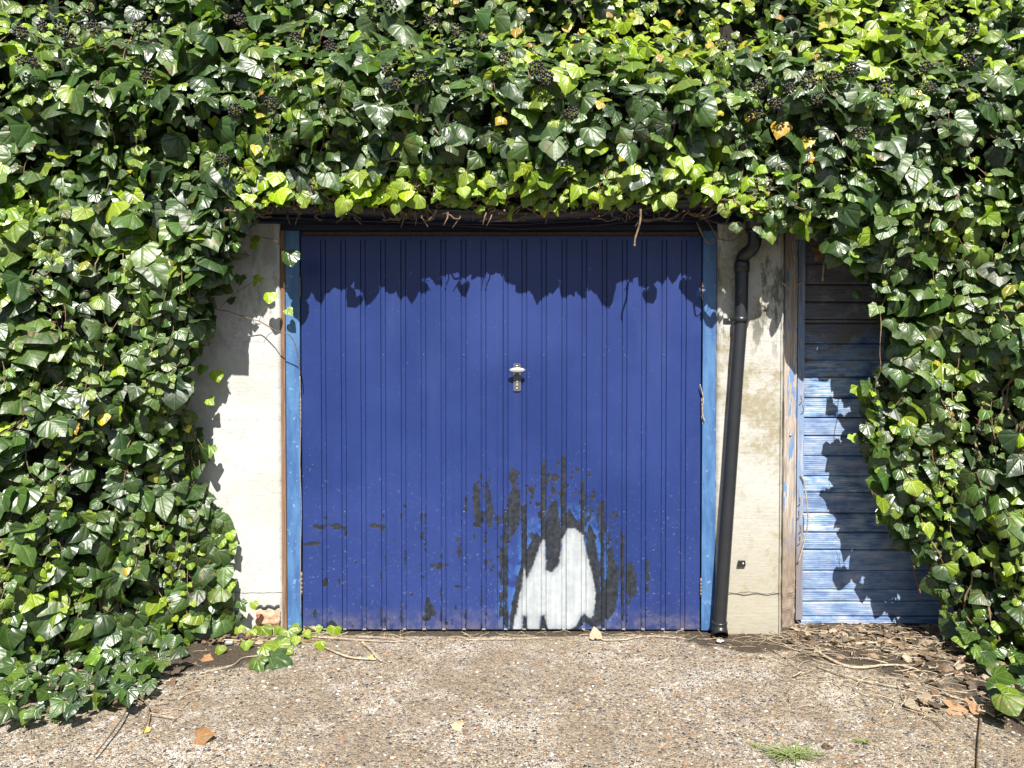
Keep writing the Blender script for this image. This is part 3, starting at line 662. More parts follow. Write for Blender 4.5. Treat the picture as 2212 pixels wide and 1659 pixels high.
for i in range(len(edges_v) - 1):
    zt_, zb_ = W(0, edges_v[i], YB)[2], W(0, edges_v[i + 1], YB)[2]
    b_id = rb_.random(); tilt = rb_.uniform(-.002, .002); off = rb_.uniform(-0.002, 0.002)
    pr_ = [(zb_, YB + .02), (zb_ + .0015, YB + .003), (zb_ + .005, YB - .001)] + [(zb_ + (zt_ - zb_) * k / 8, YB - 0.002) for k in range(1, 8)] + [(zt_ - .007, YB - .001), (zt_ - .003, YB + .004), (zt_ - .0008, YB + .02)]
    o0 = len(vs); L = len(pr_)
    for a in range(NXB + 1):
        x = xb0 + (xb1 - xb0) * (a / NXB) ** 1.3; sag = 0.004 * math.sin((x - xb0) * 1.3 + i) * 0.5
        for (z, y) in pr_: vs.append((x, y + off + tilt * (x - xb0), z + sag)); bids.append(b_id)
    fs += [(o0 + a * L + k, o0 + (a + 1) * L + k, o0 + (a + 1) * L + k + 1, o0 + a * L + k + 1) for a in range(NXB) for k in range(L - 1)]
m = MB(); m.add(vs, fs, False); o = m.build('board_panel', M['boards'], wd)
a = o.data.attributes.new('bid', 'FLOAT', 'POINT'); a.data.foreach_set('value', bids)
m = MB(); m.box(xb0 - .03, 3.9, YB + .022, YB + .05, 0.03, 2.19); m.build('door_back', M['felt'], wd)
m = MB(); m.box(3.9, 4.2, 3.86, 4.3, 0, 2.14); o = m.build('wall', M['render2']); tag(o, 'cream rendered end wall hidden beyond the ivy on the right', 'wall')

# ------------------------------------------------------------------ ivy leaf templates
def template(kind, r):
    if kind == 0:   half = [(0.0, 0.05), (0.10, -0.09), (0.25, -0.15), (0.41, -0.10), (0.51, 0.04), (0.53, 0.20), (0.46, 0.38), (0.35, 0.54), (0.22, 0.71), (0.09, 0.85), (0.0, 0.93)]
    elif kind == 1: half = [(0.0, 0.03), (0.10, -0.11), (0.26, -0.18), (0.42, -0.13), (0.50, 0.02), (0.60, 0.20), (0.45, 0.35), (0.33, 0.50), (0.23, 0.67), (0.10, 0.83), (0.0, 0.93)]
    elif kind == 2: half = [(0.0, 0.02), (0.10, -0.14), (0.28, -0.25), (0.37, -0.10), (0.48, 0.02), (0.60, 0.27), (0.37, 0.34), (0.28, 0.47), (0.22, 0.64), (0.10, 0.83), (0.0, 0.95)]
    elif kind == 3: half = [(0.0, 0.05), (0.13, -0.07), (0.29, -0.10), (0.44, -0.02), (0.52, 0.14), (0.53, 0.31), (0.46, 0.49), (0.35, 0.63), (0.22, 0.75), (0.10, 0.84), (0.0, 0.88)]
    elif kind == 5: half = [(0.0, 0.05), (0.12, -0.10), (0.28, -0.14), (0.42, -0.06), (0.55, 0.10), (0.56, 0.24), (0.42, 0.44), (0.34, 0.52), (0.20, 0.73), (0.08, 0.83), (0.0, 0.92)]
    else:           half = [(0.0, 0.03), (0.10, -0.06), (0.23, -0.09), (0.35, -0.02), (0.43, 0.12), (0.45, 0.28), (0.39, 0.46), (0.29, 0.64), (0.18, 0.80), (0.08, 0.93), (0.0, 1.03)]
    V, UV = [], []; K = len(half); fold = r.uniform(0.05, 0.45); curl = r.uniform(-0.05, 0.5); ec = r.uniform(0.0, 0.8); wav = r.uniform(0.0, 0.07); ph = r.uniform(0, 6); tw = r.uniform(-.25, .25)
    asym = r.uniform(0.85, 1.15); bend = r.uniform(-.12, .12)
    for sgn in (-1, 1):
        for k, (hx_, hy_) in enumerate(half):
            hx_ = hx_ * (asym if sgn > 0 else 2 - asym) * (1 + r.uniform(-.05, .05)); hy_ += r.uniform(-.02, .02) if 0 < k < K - 1 else 0
            my = max(0.0, hy_ * 0.88 + 0.05) if k < K - 1 else 1.0
            my = min(my, half[-1][1])
            for c_ in (0.0, 0.36, 0.72, 1.0):
                x = sgn * hx_ * c_; y = my + (hy_ - my) * c_
                rad = math.hypot(x, y - 0.25)
                z = -ec * rad * rad * 0.55 - fold * (abs(x) ** 1.4) * (-0.9 if fold < 0.2 else .9) - curl * max(0, y) ** 2 * 0.3 + wav * math.sin(k * 1.9 + ph + sgn) * c_ + tw * x * y
                V.append((x + bend * y * y, y, z)); UV.append((x, y))
    Q = []
    for s in range(2):
        for k in range(K - 1):
            for c_ in range(3):
                a = s * K * 4 + k * 4 + c_; b = a + 1; c2 = a + 5; d = a + 4
                Q.append((a, b, c2, d) if s == 1 else (a, d, c2, b))
    return np.array(V), np.array(UV), np.array(Q)
rt = random.Random(11)
TEMPL = {'big': [template(k, rt) for k in (0, 0, 1, 4, 0, 5, 3, 0, 1, 3, 5, 0, 5, 4, 1, 0, 3, 2)], 'young': [template(k, rt) for k in (3, 0, 3, 1, 3, 0, 5, 3, 5)], 'lobed': [template(k, rt) for k in (2, 1, 2, 1, 2, 0)]}

def fbm(x, y, z): return mnoise.noise(Vector((x, y, z)))
class Leaves:
    def __init__(s): s.rows = []; s.pet = MB()
    def add(s, p, n, tip, size, col, fam='big', pet=None):
        s.rows.append((p, n, tip, size, col, fam))
        if pet is not None:
            pb = Vector(p) + Vector(pet); mid_ = (Vector(p) + pb) / 2 + Vector((0, 0, -0.12 * Vector(pet).length))
            s.pet.tube([pb, mid_, Vector(p)], [0.0016, 0.0014, 0.0013], 3, False)
    def build(s, name, parent, mat='leaf', petname='leaf_stalks'):
        Vs, Qs, Cs, Us = [], [], [], []; off = 0
        for (p, n, tip, size, col, fam) in s.rows:
            n = Vector(n).normalized(); t_ = Vector(tip); t_ = t_ - n * t_.dot(n)
            if t_.length < 1e-4: t_ = Vector((1, 0, 0)).cross(n)
            t_.normalize(); x_ = t_.cross(n)
            T, UV, Q = random.choice(TEMPL[fam]); w_ = random.uniform(0.88, 1.12)
            Mx = np.array([x_ * size * w_, t_ * size, n * size * random.uniform(.7, 1.3)])
            Vs.append(T @ Mx + np.array(p)); Qs.append(Q + off); off += len(T)
            Cs.append(np.tile(np.array([*col, 1.0]), (len(T), 1))); rr = random.random()
            Us.append(np.column_stack([UV, np.full(len(T), rr)]))
        me = bpy.data.meshes.new(name); np_mesh(me, np.vstack(Vs), np.vstack(Qs))
        a = me.attributes.new('col', 'FLOAT_COLOR', 'POINT'); a.data.foreach_set('color', np.vstack(Cs).astype(np.float32).ravel())
        a = me.attributes.new('luv', 'FLOAT_VECTOR', 'POINT'); a.data.foreach_set('vector', np.vstack(Us).astype(np.float32).ravel())
        me.materials.append(M[mat]); o = link(name, me, parent)
        if s.pet.v: s.pet.build(petname, M['redstem'], parent)
        return o
def lerp3(a, b, t): return tuple(x + (y - x) * t for x, y in zip(a, b))
DARK, MID, LIME, YEL = (0.015, 0.040, 0.013), (0.062, 0.122, 0.018), (0.27, 0.385, 0.010), (0.48, 0.42, 0.025)
def leaf_col(y):                       # y: 0 old .. 1 young
    y = min(1, max(0, y)); c = lerp3(DARK, MID, min(1, y * 2)) if y < .5 else lerp3(MID, LIME, y * 2 - 1)
    k = random.uniform(.75, 1.25); g = random.uniform(.92, 1.1)
    return (c[0] * k, c[1] * k * g, c[2] * k)

# ------------------------------------------------------------------ ivy masses
OPEN = [(-300, 1640), (-300, 1560), (0, 1556), (100, 1548), (170, 1530), (245, 1505), (300, 1492), (350, 1468), (372, 1420), (420, 1392), (480, 1372), (500, 1345), (492, 1300), (462, 1250), (485, 1190), (478, 1150), (455, 1100), (428, 1050), (440, 985), (412, 930), (396, 880), (402, 830), (418, 780), (440, 735), (448, 690), (462, 645), (492, 605), (505, 560), (512, 520), (522, 480), (560, 458), (640, 440), (700, 450), (740, 468), (790, 462), (830, 432), (900, 436), (950, 442), (1000, 455), (1080, 465), (1150, 462), (1250, 452), (1300, 446), (1350, 438), (1400, 446), (1450, 452), (1530, 440), (1565, 460), (1610, 462), (1650, 480), (1675, 512), (1700, 500), (1745, 512), (1780, 505), (1812, 545), (1838, 580), (1880, 590), (1895, 640), (1925, 700), (1935, 760), (1900, 820), (1868, 850), (1885, 890), (1868, 935), (1880, 1000), (1892, 1060), (1915, 1120), (1960, 1165), (1985, 1215), (2012, 1262), (2022, 1330), (2062, 1375), (2092, 1410), (2140, 1450), (2160, 1500), (2200, 1530), (2500, 1600), (2500, 1700), (1106, 1900), (-300, 1900)]
def sstep(a, b, x): t_ = min(1, max(0, (x - a) / (b - a))); return t_ * t_ * (3 - 2 * t_)
def depth(x, z):
    top = float(np.interp(z, [2.0, 2.12, 2.25, 2.45, 2.65, 2.85, 3.1, 3.4, 4.2], [0.16, 0.20, 0.26, 0.36, 0.40, 0.30, 0.05, -0.35, -0.9]))
    top += 0.04 * sstep(-0.9, -1.8, x) + 0.03 * sstep(1.3, 2.0, x)
    top = max(top, 0.38 * max(sstep(-1.08, -1.3, x), sstep(0.82, 1.02, x)) * sstep(2.95, 2.6, z))
    if x < 0: side = float(np.interp(-x, [1.2, 1.45, 1.65, 1.9, 2.15, 2.6, 3.5], [0.05, 0.08, 0.16, 0.36, 0.56, 0.85, 1.0])) * (1.08 - 0.12 * z)
    if x < 0: side = max(side, float(np.interp(z, [0, .5, .9, 1.3, 1.7, 1.95], [.05, .08, .17, .26, .34, .36])))
    if x >= 0: side = float(np.interp(x, [1.5, 1.8, 2.0, 2.2, 2.45, 2.8, 3.5], [0.0, 0.02, 0.10, 0.30, 0.58, 0.85, 1.0])) * (1.05 - 0.10 * z)
    if x >= 0: side = max(side, float(np.interp(z, [0, .5, 1.0, 1.5, 1.9], [.10, .18, .24, .28, .32])))
    w = sstep(1.75, 2.15, z); d = (1 - w) * side + w * max(top, side * (1.0 if z < 2.8 else max(0, 1 - (z - 2.8) * 1.2)) + 0.02 if abs(x) > 1.4 else top)
    lump = 0.075 * fbm(x * 1.9, 1.0, z * 1.9) + 0.075 * fbm(x * 4.6, 9.0, z * 5.2) + 0.03 * fbm(x * 10, 4, z * 10)
    return d + lump * sstep(0.02, 0.25, d + .04)
def surf(x, z, inn=0.0):
    return (x, YD - depth(x, z) + inn, z)
def nrm(x, z):
    e = 0.04; dx = (depth(x + e, z) - depth(x - e, z)) / (2 * e); dz = (depth(x, z + e) - depth(x, z - e)) / (2 * e)
    return Vector((-dx, -1, -dz)).normalized()
def which(x, z):
    if x < 0 and (z < 2.12 or x < -1.75) and z < 2.55: return 0
    if x > 0 and z < 2.2 and x > 1.45: return 2
    return 1
L = [Leaves(), Leaves(), Leaves()]
ROOT = [empty('ivy', (-2.1, 3.6, 0)), empty('ivy', (0, 3.7, 2.3)), empty('ivy', (2.3, 3.6, 0))]
tag(ROOT[0], 'dense dark ivy covering the left pillar down to the ground', 'ivy')
tag(ROOT[1], 'thick ivy with black berries hanging over the roof edge', 'ivy')
tag(ROOT[2], 'ivy trailing over the boarded door at the right', 'ivy')
OP = np.array(OPEN)
# per-object offset: outline test in the survey grid, with the leaf pushed onto its real depth
def allowed(p, size):
    u, v = proj(np.array([p[0]]), np.array([p[1]]), np.array([p[2] - 0.35 * size]))
    return not inpoly(u, v, OPEN)[0]
def youth_at(x, z):
    y = 0.33 + 0.42 * fbm(x * 2.6, 20, z * 2.6) + 0.25 * fbm(x * 7, 30, z * 7)
    lip = sstep(2.38, 2.24, z) * sstep(-1.45, -1.2, x) * sstep(1.35, 1.1, x); y = y * (1 - lip) + lip * random.uniform(0.55, 1.05)
    y += 0.16 * sstep(1.7, 2.1, x) * sstep(2.0, 1.5, z)
    y += 0.34 * sstep(2.7, 2.95, z) * sstep(-0.4, 0.3, x)
    y += 0.14 * sstep(2.55, 2.9, z) + 0.16 * sstep(-1.9, -2.15, x)
    return y
rl = random.Random(21)
def place(x, z, inn, size, youth, tipbias=0.5, fam=None, nn=0.62):
    p = surf(x, z, inn)
    if p[2] < 0.01: return
    if not allowed(p, size): return
    n = nrm(x, z) * 0.8 + Vector((0, -0.45, 0.50)) + Vector((rl.gauss(0, 1), rl.gauss(0, .5), rl.gauss(0, 1))) * nn
    if n.y > 0.1: n.y = -0.1
    tip = Vector((rl.gauss(0, tipbias * 1.35), -0.25, -1))
    if rl.random() < .035 and size < .085: col = lerp3(leaf_col(youth), YEL, rl.uniform(.3, .8)) if youth > .4 else leaf_col(youth)
    else: col = leaf_col(youth)
    if fam is None: fam = 'young' if youth > .62 else ('lobed' if (size < .06 and z < 2.2 and rl.random() < .4) else 'big')
    pet = None
    if inn < .04: pet = Vector((rl.gauss(0, .02), 0.04 + 0.03 * rl.random(), rl.uniform(.0, .05)))
    L[which(x, z)].add(p, n, tip, size, col, fam, pet)
N1 = 11500
for k in range(N1):
    x = rl.uniform(-2.75, 2.8); z = rl.uniform(0.0, 3.7)
    if abs(x) < 1.15 and z < 2.0: continue
    y = youth_at(x, z) + rl.gauss(0, .17)
    hole = fbm(x * 2.3, 50, z * 2.6) + 0.5 * fbm(x * 6, 60, z * 6)
    inn = max(0, rl.gauss(0.035, 0.035)) + (0.09 if hole < -0.42 else 0)
    sz = 0.060 + 0.050 * max(0, fbm(x * 2.1, 70, z * 2.1) + .45) * 1.3
    sz *= rl.choice((0.55, 0.7, 0.85, 1.0, 1.15, 1.45))
    if z > 2.75: sz *= 1 - 0.3 * sstep(2.75, 3.1, z)
    if rl.random() < .06 and youth_at(x, z) < .6: sz = rl.uniform(.11, .15); inn = 0.0; y = rl.uniform(.1, .4)
    if rl.random() < .10: y = rl.uniform(.75, 1.0)
    if y > .65: sz *= .75
    if z < 1.1 and x > 0: sz *= .88
    if z < 1.3 and x < 0 and rl.random() < .14: sz = rl.uniform(.10, .14); inn = 0.0; y = rl.uniform(.15, .5)
    if z < 2.3 and abs(x) < 1.4: sz = min(sz, rl.uniform(.035, .085))
    place(x, z, inn, sz, y)
for k in range(6000):                      # older, deeper leaves
    x = rl.uniform(-3.1, 3.1); z = rl.uniform(0.0, 3.9)
    if abs(x) < 1.2 and z < 2.12: continue
    if abs(x) < 1.3 and z < 2.3 and rl.random() < .6: continue
    place(x, z, rl.uniform(.10, .24), rl.uniform(.07, .13), rl.uniform(0, .3), .8, 'big', .6)
for k in range(1900):
    x = rl.choice((rl.uniform(-2.1, -1.35), rl.uniform(1.6, 2.4))); z = rl.uniform(0.0, 2.3)
    place(x, z, rl.uniform(.05, max(.06, depth(x, z) - .03)), rl.uniform(.05, .10), rl.uniform(.05, .6), .7, 'big', .6)
for k in range(700):
    x = rl.choice((rl.uniform(-1.6, -1.05), rl.uniform(.8, 1.9))); z = rl.uniform(2.1, 2.35)
    place(x, z, rl.uniform(.0, max(.06, depth(x, z) - .06)), rl.uniform(.05, .10), rl.uniform(.1, .7), .7, None, .6)
# hanging runners with paired leaves getting smaller and younger towards the tip
stems = [MB(), MB(), MB()]
def runner(x, z, ln, s0=.075, fwd=.02, drift=0.0, y0=.35, y1=.95):
    n_ = int(ln / 0.022); pts = []; cx, cz = x, z; vx = drift
    for i in range(n_):
        p = surf(cx, cz, -fwd); pts.append(p); t_ = i / n_
        if i % 2 == 0:
            sz = s0 * (1 - .6 * t_) * rl.uniform(.75, 1.2); sd_ = 1 if (i // 2) % 2 else -1
            q_ = (p[0] + sd_ * sz * .42, p[1] - .012, p[2] + rl.uniform(-.01, .015))
            if allowed(p, 0) and q_[2] > .01:
                nn_ = nrm(cx, cz) * .7 + Vector((sd_ * .25, -.4, .55)) + Vector((rl.gauss(0, .3), 0, rl.gauss(0, .3)))
                L[which(cx, cz)].add(q_, nn_, (sd_ * .8 + rl.gauss(0, .3), -.2, -1), sz, leaf_col(y0 + (y1 - y0) * t_ + rl.gauss(0, .07)), rl.choice(('lobed', 'young', 'big', 'young')), Vector(p) - Vector(q_))
        vx += rl.gauss(0, .004); vx *= .9; cx += vx + drift * .3; cz -= 0.021
        if cz < .02: break
    if len(pts) > 3: stems[which(x, z)].tube(spline(pts[::2], 2), 0.0022, 5)
for (x, z, ln, s0) in [(-2.02, 2.6, .9, .07), (-2.1, 1.9, 1.0, .08), (-1.98, 1.2, 1.1, .06), (-1.62, 1.75, .8, .06), (-1.72, .95, .8, .07), (-1.55, .8, .5, .055), (2.15, 1.9, 1.2, .07), (2.28, 1.6, 1.3, .075), (2.05, 1.35, .9, .07),
                       (2.36, 2.2, 1.4, .07), (1.95, 1.1, .5, .06), (2.2, .9, .8, .08), (1.9, 1.95, .8, .075), (2.45, 1.2, 1.1, .08), (-2.3, 1.6, 1.4, .08), (-1.85, .9, .8, .07), (-1.45, 2.1, .5, .06), (-1.52, 1.55, .5, .05)]:
    runner(x, z, ln, s0)
for k in range(34):
    x = rl.choice((rl.uniform(-2.4, -1.55), rl.uniform(1.85, 2.5))); runner(x, rl.uniform(.5, 2.6), rl.uniform(.25, .7), rl.uniform(.05, .075), .015, rl.uniform(-.002, .002), rl.uniform(.2, .5), rl.uniform(.7, 1))
for k in range(46):
    x = rl.uniform(-2.3, 2.3); runner(x, rl.uniform(2.35, 3.1), rl.uniform(.12, .35), rl.uniform(.05, .08), .01, rl.uniform(-.004, .004), rl.uniform(.2, .5), rl.uniform(.6, .95))
for k in range(105):                        # lime fringe along the gutter
    x = rl.uniform(-1.3, 1.15); runner(x, rl.uniform(2.2, 2.36), rl.uniform(.05, .14), rl.uniform(.055, .095), .01, rl.uniform(-.006, .006), .8, 1.0)
# woody tangle along the lip and behind the trailing parts
for k in range(260):
    x = rl.uniform(-1.35, 1.35); z = rl.uniform(2.14, 2.3); pts = []
    dx_, dz_ = rl.uniform(-.04, .04), rl.uniform(-.025, .02)
    for i in range(rl.randint(3, 6)):
        pts.append((x, YD - depth(x, max(2.13, z)) + rl.uniform(-.02, .05), max(z, 2.125))); x += dx_ + rl.gauss(0, .012); z += dz_ + rl.gauss(0, .012)
    r0 = rl.uniform(.0018, .0065); stems[1].tube(spline(pts, 3), r0, 5)
for k in range(14):                        # stub twigs poking below
    x = rl.uniform(-1.2, 1.1); z0_ = 2.16; p = Vector((x, YD - .21, z0_)); pts = [p, p + Vector((rl.gauss(0, .01), -.01, -.03)), p + Vector((rl.gauss(0, .02), -.02, -.055 - .03 * rl.random()))]
    stems[1].tube(pts, [.004, .0035, .002], 6)
pts = [W(1384, 452, YD - .26), W(1383, 478, YD - .27), W(1377, 500, YD - .27), W(1372, 516, YD - .27), W(1371, 530, YD - .27)]
stems[1].tube(spline(pts, 3), [.0055] * 3 + [.005] * 6 + [.0045] * 4, 7); stems[1].ball(pts[-1], .0065, 2)
stems[1].tube(spline([W(830, 449, YD - .24), W(850, 461, YD - .25), W(858, 470, YD - .25)], 3), .005, 6)
for k in range(60):
    s_ = rl.choice((0, 2)); x = rl.uniform(-2.3, -1.5) if s_ == 0 else rl.uniform(1.8, 2.45); z = rl.uniform(.3, 2.3); pts = []
    for i in range(rl.randint(6, 16)):
        pts.append(surf(x, max(z, .02), rl.uniform(.02, .06))); x += rl.gauss(0, .012); z -= .05
        if z < .02: break
    pts = [p for p in pts if allowed(p, 0)]
    if len(pts) > 2: stems[s_].tube(spline(pts, 2), rl.uniform(.0018, .006), 5)
for lst in ([(1930, 1060), (1942, 960), (1955, 860), (1960, 760), (1975, 640)], [(1945, 1110), (1960, 990), (1968, 900)], [(1990, 1290), (1968, 1190), (1975, 1120)]):
    stems[2].tube(spline([W(u, v, YD - .05) for u, v in lst], 5), .005, 6)
for lst in ([(700 / 1, 1), ], ): pass
stems[0].tube(spline([W(700, 60, 3.3), W(690, 90, 3.3)], 2), .004, 5)
for lst in ([(380, 770), (384, 850), (392, 930), (396, 1000), (410, 1080)], [(430, 1190), (440, 1260), (460, 1300), (470, 1350)], [(455, 1290), (420, 1330), (400, 1400)]):
    stems[0].tube(spline([W(u, v, YD - .07) for u, v in lst], 5), .0045, 6)
# lone leaves and the thin shoot reaching over the left pillar
sh = [(452, 655), (468, 668), (490, 672), (515, 680), (545, 690), (560, 694), (580, 705), (600, 716), (622, 722), (636, 740), (645, 780), (648, 812)]
stems[0].tube(spline([W(u, v, YD - .10 - .03 * math.sin(i)) for i, (u, v) in enumerate(sh)], 4), .0026, 5)
stems[0].tube(spline([W(560, 694, YD - .1), W(568, 672, YD - .11), W(585, 655, YD - .12)], 4), .0014, 5)
stems[0].tube(spline([W(475, 665, YD - .1), W(500, 640, YD - .11), W(545, 610, YD - .12)], 4), .0016, 5)
stems[0].tube(spline([W(505, 505, YD - .13), W(560, 512, YD - .16), W(595, 520, YD - .19), W(620, 545, YD - .2)], 4), .0018, 5)
def lone(k, u, v, Y, size, y, ang=0, n=(0, -1, .45), fam='big'):
    p = W(u, v, Y); L[k].add(p, Vector(n), (math.sin(ang), -.15, -math.cos(ang)), size, leaf_col(y), fam)
lone(0, 623, 541, YD - .20, .098, .42, .15); lone(0, 560, 598, YD - .10, .062, .85, -.6); lone(0, 583, 632, YD - .12, .070, .95, .1, fam='young'); lone(0, 620, 668, YD - .06, .052, .9, .8, fam='young')
lone(0, 520, 596, YD - .1, .06, .45); lone(0, 495, 655, YD - .08, .05, .3, 2.6); lone(0, 545, 525, YD - .15, .05, .8, 1.2); lone(0, 548, 510, YD - .12, .05, .9, .6)
for (u, v, s_, y, a) in [(465, 800, .075, .8, .3), (450, 862, .05, .8, .8), (440, 790, .06, .6, -.3), (455, 965, .075, .6, 0), (425, 955, .06, .5, 0), (495, 1150, .05, .85, .5), (478, 1165, .055, .8, 0), (505, 1170, .05, .7, -.3), (500, 1185, .045, .6, .6),
                         (485, 1225, .10, .5, .1), (498, 1260, .05, .85, 0), (520, 1300, .06, .3, .4), (547, 1300, .045, .9, .3), (435, 1230, .07, .6, .2), (470, 1120, .06, .4, 0)]:
    lone(0, u, v, YD - .09 - .03 * rl.random(), s_, y, a)
for (u, v, s_, y, a) in [(1838, 535, .095, .75, .1), (1855, 590, .06, .55, .2), (1850, 630, .05, .3, .4), (1880, 835, .10, .85, .5), (1855, 835, .10, .8, .2), (1893, 870, .07, .9, 0), (1842, 940, .05, .9, .2), (1890, 935, .08, .85, -.2), (1900, 1000, .08, .8, .5),
                         (1968, 1040, .085, .95, .2), (1915, 1110, .085, .6, -.8), (1945, 800, .09, .4, 0), (1900, 600, .09, .45, 0), (1940, 620, .09, .4, .3), (1925, 690, .07, .5, .1), (1960, 700, .075, .4, 0), (2010, 790, .14, .35, .1), (2025, 650, .07, .5, 0), (2125, 620, .15, .3, .2),
                         (1930, 480, .13, .25, 0), (1880, 470, .12, .3, 0), (1960, 480, .17, .25, 0), (2000, 1130, .075, .85, 0), (2048, 870, .12, .4, 0), (1880, 660, .06, .5, 0)]:
    lone(2, u, v, YD - (.10 if u < 1920 else .24) - .04 * rl.random(), s_, y, a)
for (u, v, s_, y, a) in [(785, 405, .09, 1, -.4), (745, 430, .10, .9, -.5), (880, 412, .07, 1, 0), (600, 375, .085, .95, -.2), (600, 410, .095, 1, .3), (775, 372, .10, .9, .1), (710, 365, .13, .3, .45), (1000, 405, .06, .9, .2), (1180, 390, .09, .3, .1), (1565, 440, .075, .7, .1),
                         (1500, 355, .09, .95, 0), (1475, 340, .09, .9, 0), (1350, 380, .07, .9, 0), (1440, 420, .08, 1, .5), (1455, 365, .08, 1, -.6), (1540, 400, .1, 1, .1), (1280, 415, .055, 1, .6), (1590, 480, .06, .4, 0), (1640, 490, .05, .5, 0), (1660, 495, .08, .6, .2), (540, 420, .07, .9, 0),
                         (1200, 300, .12, .35, 0), (1275, 275, .11, .4, .1), (1355, 310, .11, .3, .2), (820, 230, .12, .35, 0), (870, 55, .12, .4, 0), (1190, 150, .09, .95, .5), (1225, 165, .09, 1, 0), (1250, 145, .085, .95, -.5)]:
    lone(1, u, v, YD - .33 - .04 * rl.random() - (.12 if v < 330 else 0), s_, y, a, (rl.gauss(0, .2), -1, .5 + rl.gauss(0, .2)))
# yellowing leaves
for (u, v, s_) in [(1690, 265, .09), (1745, 300, .07), (1745, 330, .06), (1470, 20, .05), (920, 28, .04), (960, 48, .045), (1222, 55, .05), (1255, 70, .04)]:
    p = W(u, v, YD - .36 if v > 100 else YD + .1); L[1].add(p, (rl.gauss(0, .3), -1, .4), (rl.gauss(0, .5), -.2, -1), s_, lerp3(YEL, (.5, .22, .02), rl.uniform(.1, .8)), 'big')
for k in range(26):
    u, v = (rl.uniform(950, 2180), rl.uniform(0, 150)) if k < 12 else rl.choice(((rl.uniform(0, 400), rl.uniform(300, 1300)), (rl.uniform(1950, 2200), rl.uniform(300, 1200)), (rl.uniform(500, 1700), rl.uniform(150, 350))))
    Yk = 3.4
    for _ in range(10):
        p = W(u, v, Yk); Yk = Yk * .5 + .5 * (YD - depth(p.x, p.z) - .02)
    p = W(u, v, Yk); L[which(p.x, p.z)].add(p, (rl.gauss(0, .4), -1, .5), (rl.gauss(0, .7), -.2, -1), rl.uniform(.03, .06), lerp3(YEL, (.30, .14, .03), rl.uniform(0, 1)), 'big')
for (u, v, s_, c_) in [(1775, 535, .08, (.22, .10, .04))]:
    L[2].add(W(u, v, YD - .10), (.3, -1, .2), (-.3, -.2, -1), s_, c_, 'big')
for (u, v, s_) in [(160, 885, .05), (185, 900, .06), (345, 930, .04)]:
    p = surf(W(u, v, 3.35).x, W(u, v, 3.35).z, -.03); L[0].add(p, (0, -1, .5), (.3, -.2, -1), s_, YEL, 'young')
# ivy creeping on the ground at the foot of the left mass
for k in range(380):
    g = G(rl.uniform(-60, 400), rl.uniform(1400, 1610)); g = (g[0], g[1], rl.uniform(.02, .11))
    u, v = proj(np.array([g[0]]), np.array([g[1]]), np.array([g[2]]))
    if inpoly(u, v, OPEN)[0]: continue
    L[0].add(g, (rl.gauss(0, .6), -.7 + rl.gauss(0, .5), 1), (rl.gauss(0, .8), -1, -.3), rl.uniform(.035, .085), leaf_col(rl.uniform(.0, .62)), rl.choice(('lobed', 'big')))
for k in range(110):
    g = G(rl.uniform(2040, 2300), rl.uniform(1390, 1590)); g = (g[0], g[1], rl.uniform(.02, .14))
    u, v = proj(np.array([g[0]]), np.array([g[1]]), np.array([g[2]]))
    if inpoly(u, v, OPEN)[0]: continue
    L[2].add(g, (rl.gauss(0, .4), -.6 + rl.gauss(0, .3), 1), (rl.gauss(0, .8), -1, -.3), rl.uniform(.05, .10), leaf_col(rl.uniform(.2, .7)), rl.choice(('lobed', 'big')))
# dark sheet added well behind the outer leaves as the ivy's shaded inside
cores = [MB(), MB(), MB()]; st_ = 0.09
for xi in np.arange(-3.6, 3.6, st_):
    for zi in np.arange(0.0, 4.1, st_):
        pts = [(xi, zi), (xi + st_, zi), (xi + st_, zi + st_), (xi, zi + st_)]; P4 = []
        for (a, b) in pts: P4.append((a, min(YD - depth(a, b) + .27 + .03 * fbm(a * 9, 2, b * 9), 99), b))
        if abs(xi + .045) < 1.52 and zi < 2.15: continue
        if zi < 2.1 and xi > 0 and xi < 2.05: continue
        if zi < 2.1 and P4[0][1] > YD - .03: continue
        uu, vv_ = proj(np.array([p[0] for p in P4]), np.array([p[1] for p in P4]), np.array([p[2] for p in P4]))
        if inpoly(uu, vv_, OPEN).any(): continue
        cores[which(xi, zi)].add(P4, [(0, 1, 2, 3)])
for k in range(3):
    L[k].build('foliage', ROOT[k]); tag(stems[k].build('stems', M['stem'], ROOT[k]), kind='stuff'); cores[k].build('shade_backing', M['core'], ROOT[k])
# berry clusters
rbk = random.Random(9); protos = []
for q_ in range(4):
    mb, ms_ = MB(), MB(); n_ = rbk.randint(22, 30)
    for i in range(n_):
        a = math.acos(1 - 1.75 * (i + .5) / n_); b = i * 2.4; d_ = Vector((math.sin(a) * math.cos(b), -math.cos(a), math.sin(a) * math.sin(b))); rr = .030 * rbk.uniform(.85, 1.12)
        mb.ball(d_ * rr, .0070 * rbk.uniform(.8, 1.15), 2); ms_.tube([(0, 0, 0), d_ * rr], .0009, 4, False)
    ms_.tube(spline([(0, 0, 0), (.0, .02, .012), (.01, .05, .03), (.02, .09, .03)], 3), .0022, 6)
    protos.append((mb, ms_))
protos_me = []
for (mb, ms_) in protos:
    o1 = mb.build('tmp', M['berry']); o2 = ms_.build('tmp', M['bstalk']); protos_me.append((o1.data, o2.data)); bpy.data.objects.remove(o1); bpy.data.objects.remove(o2)
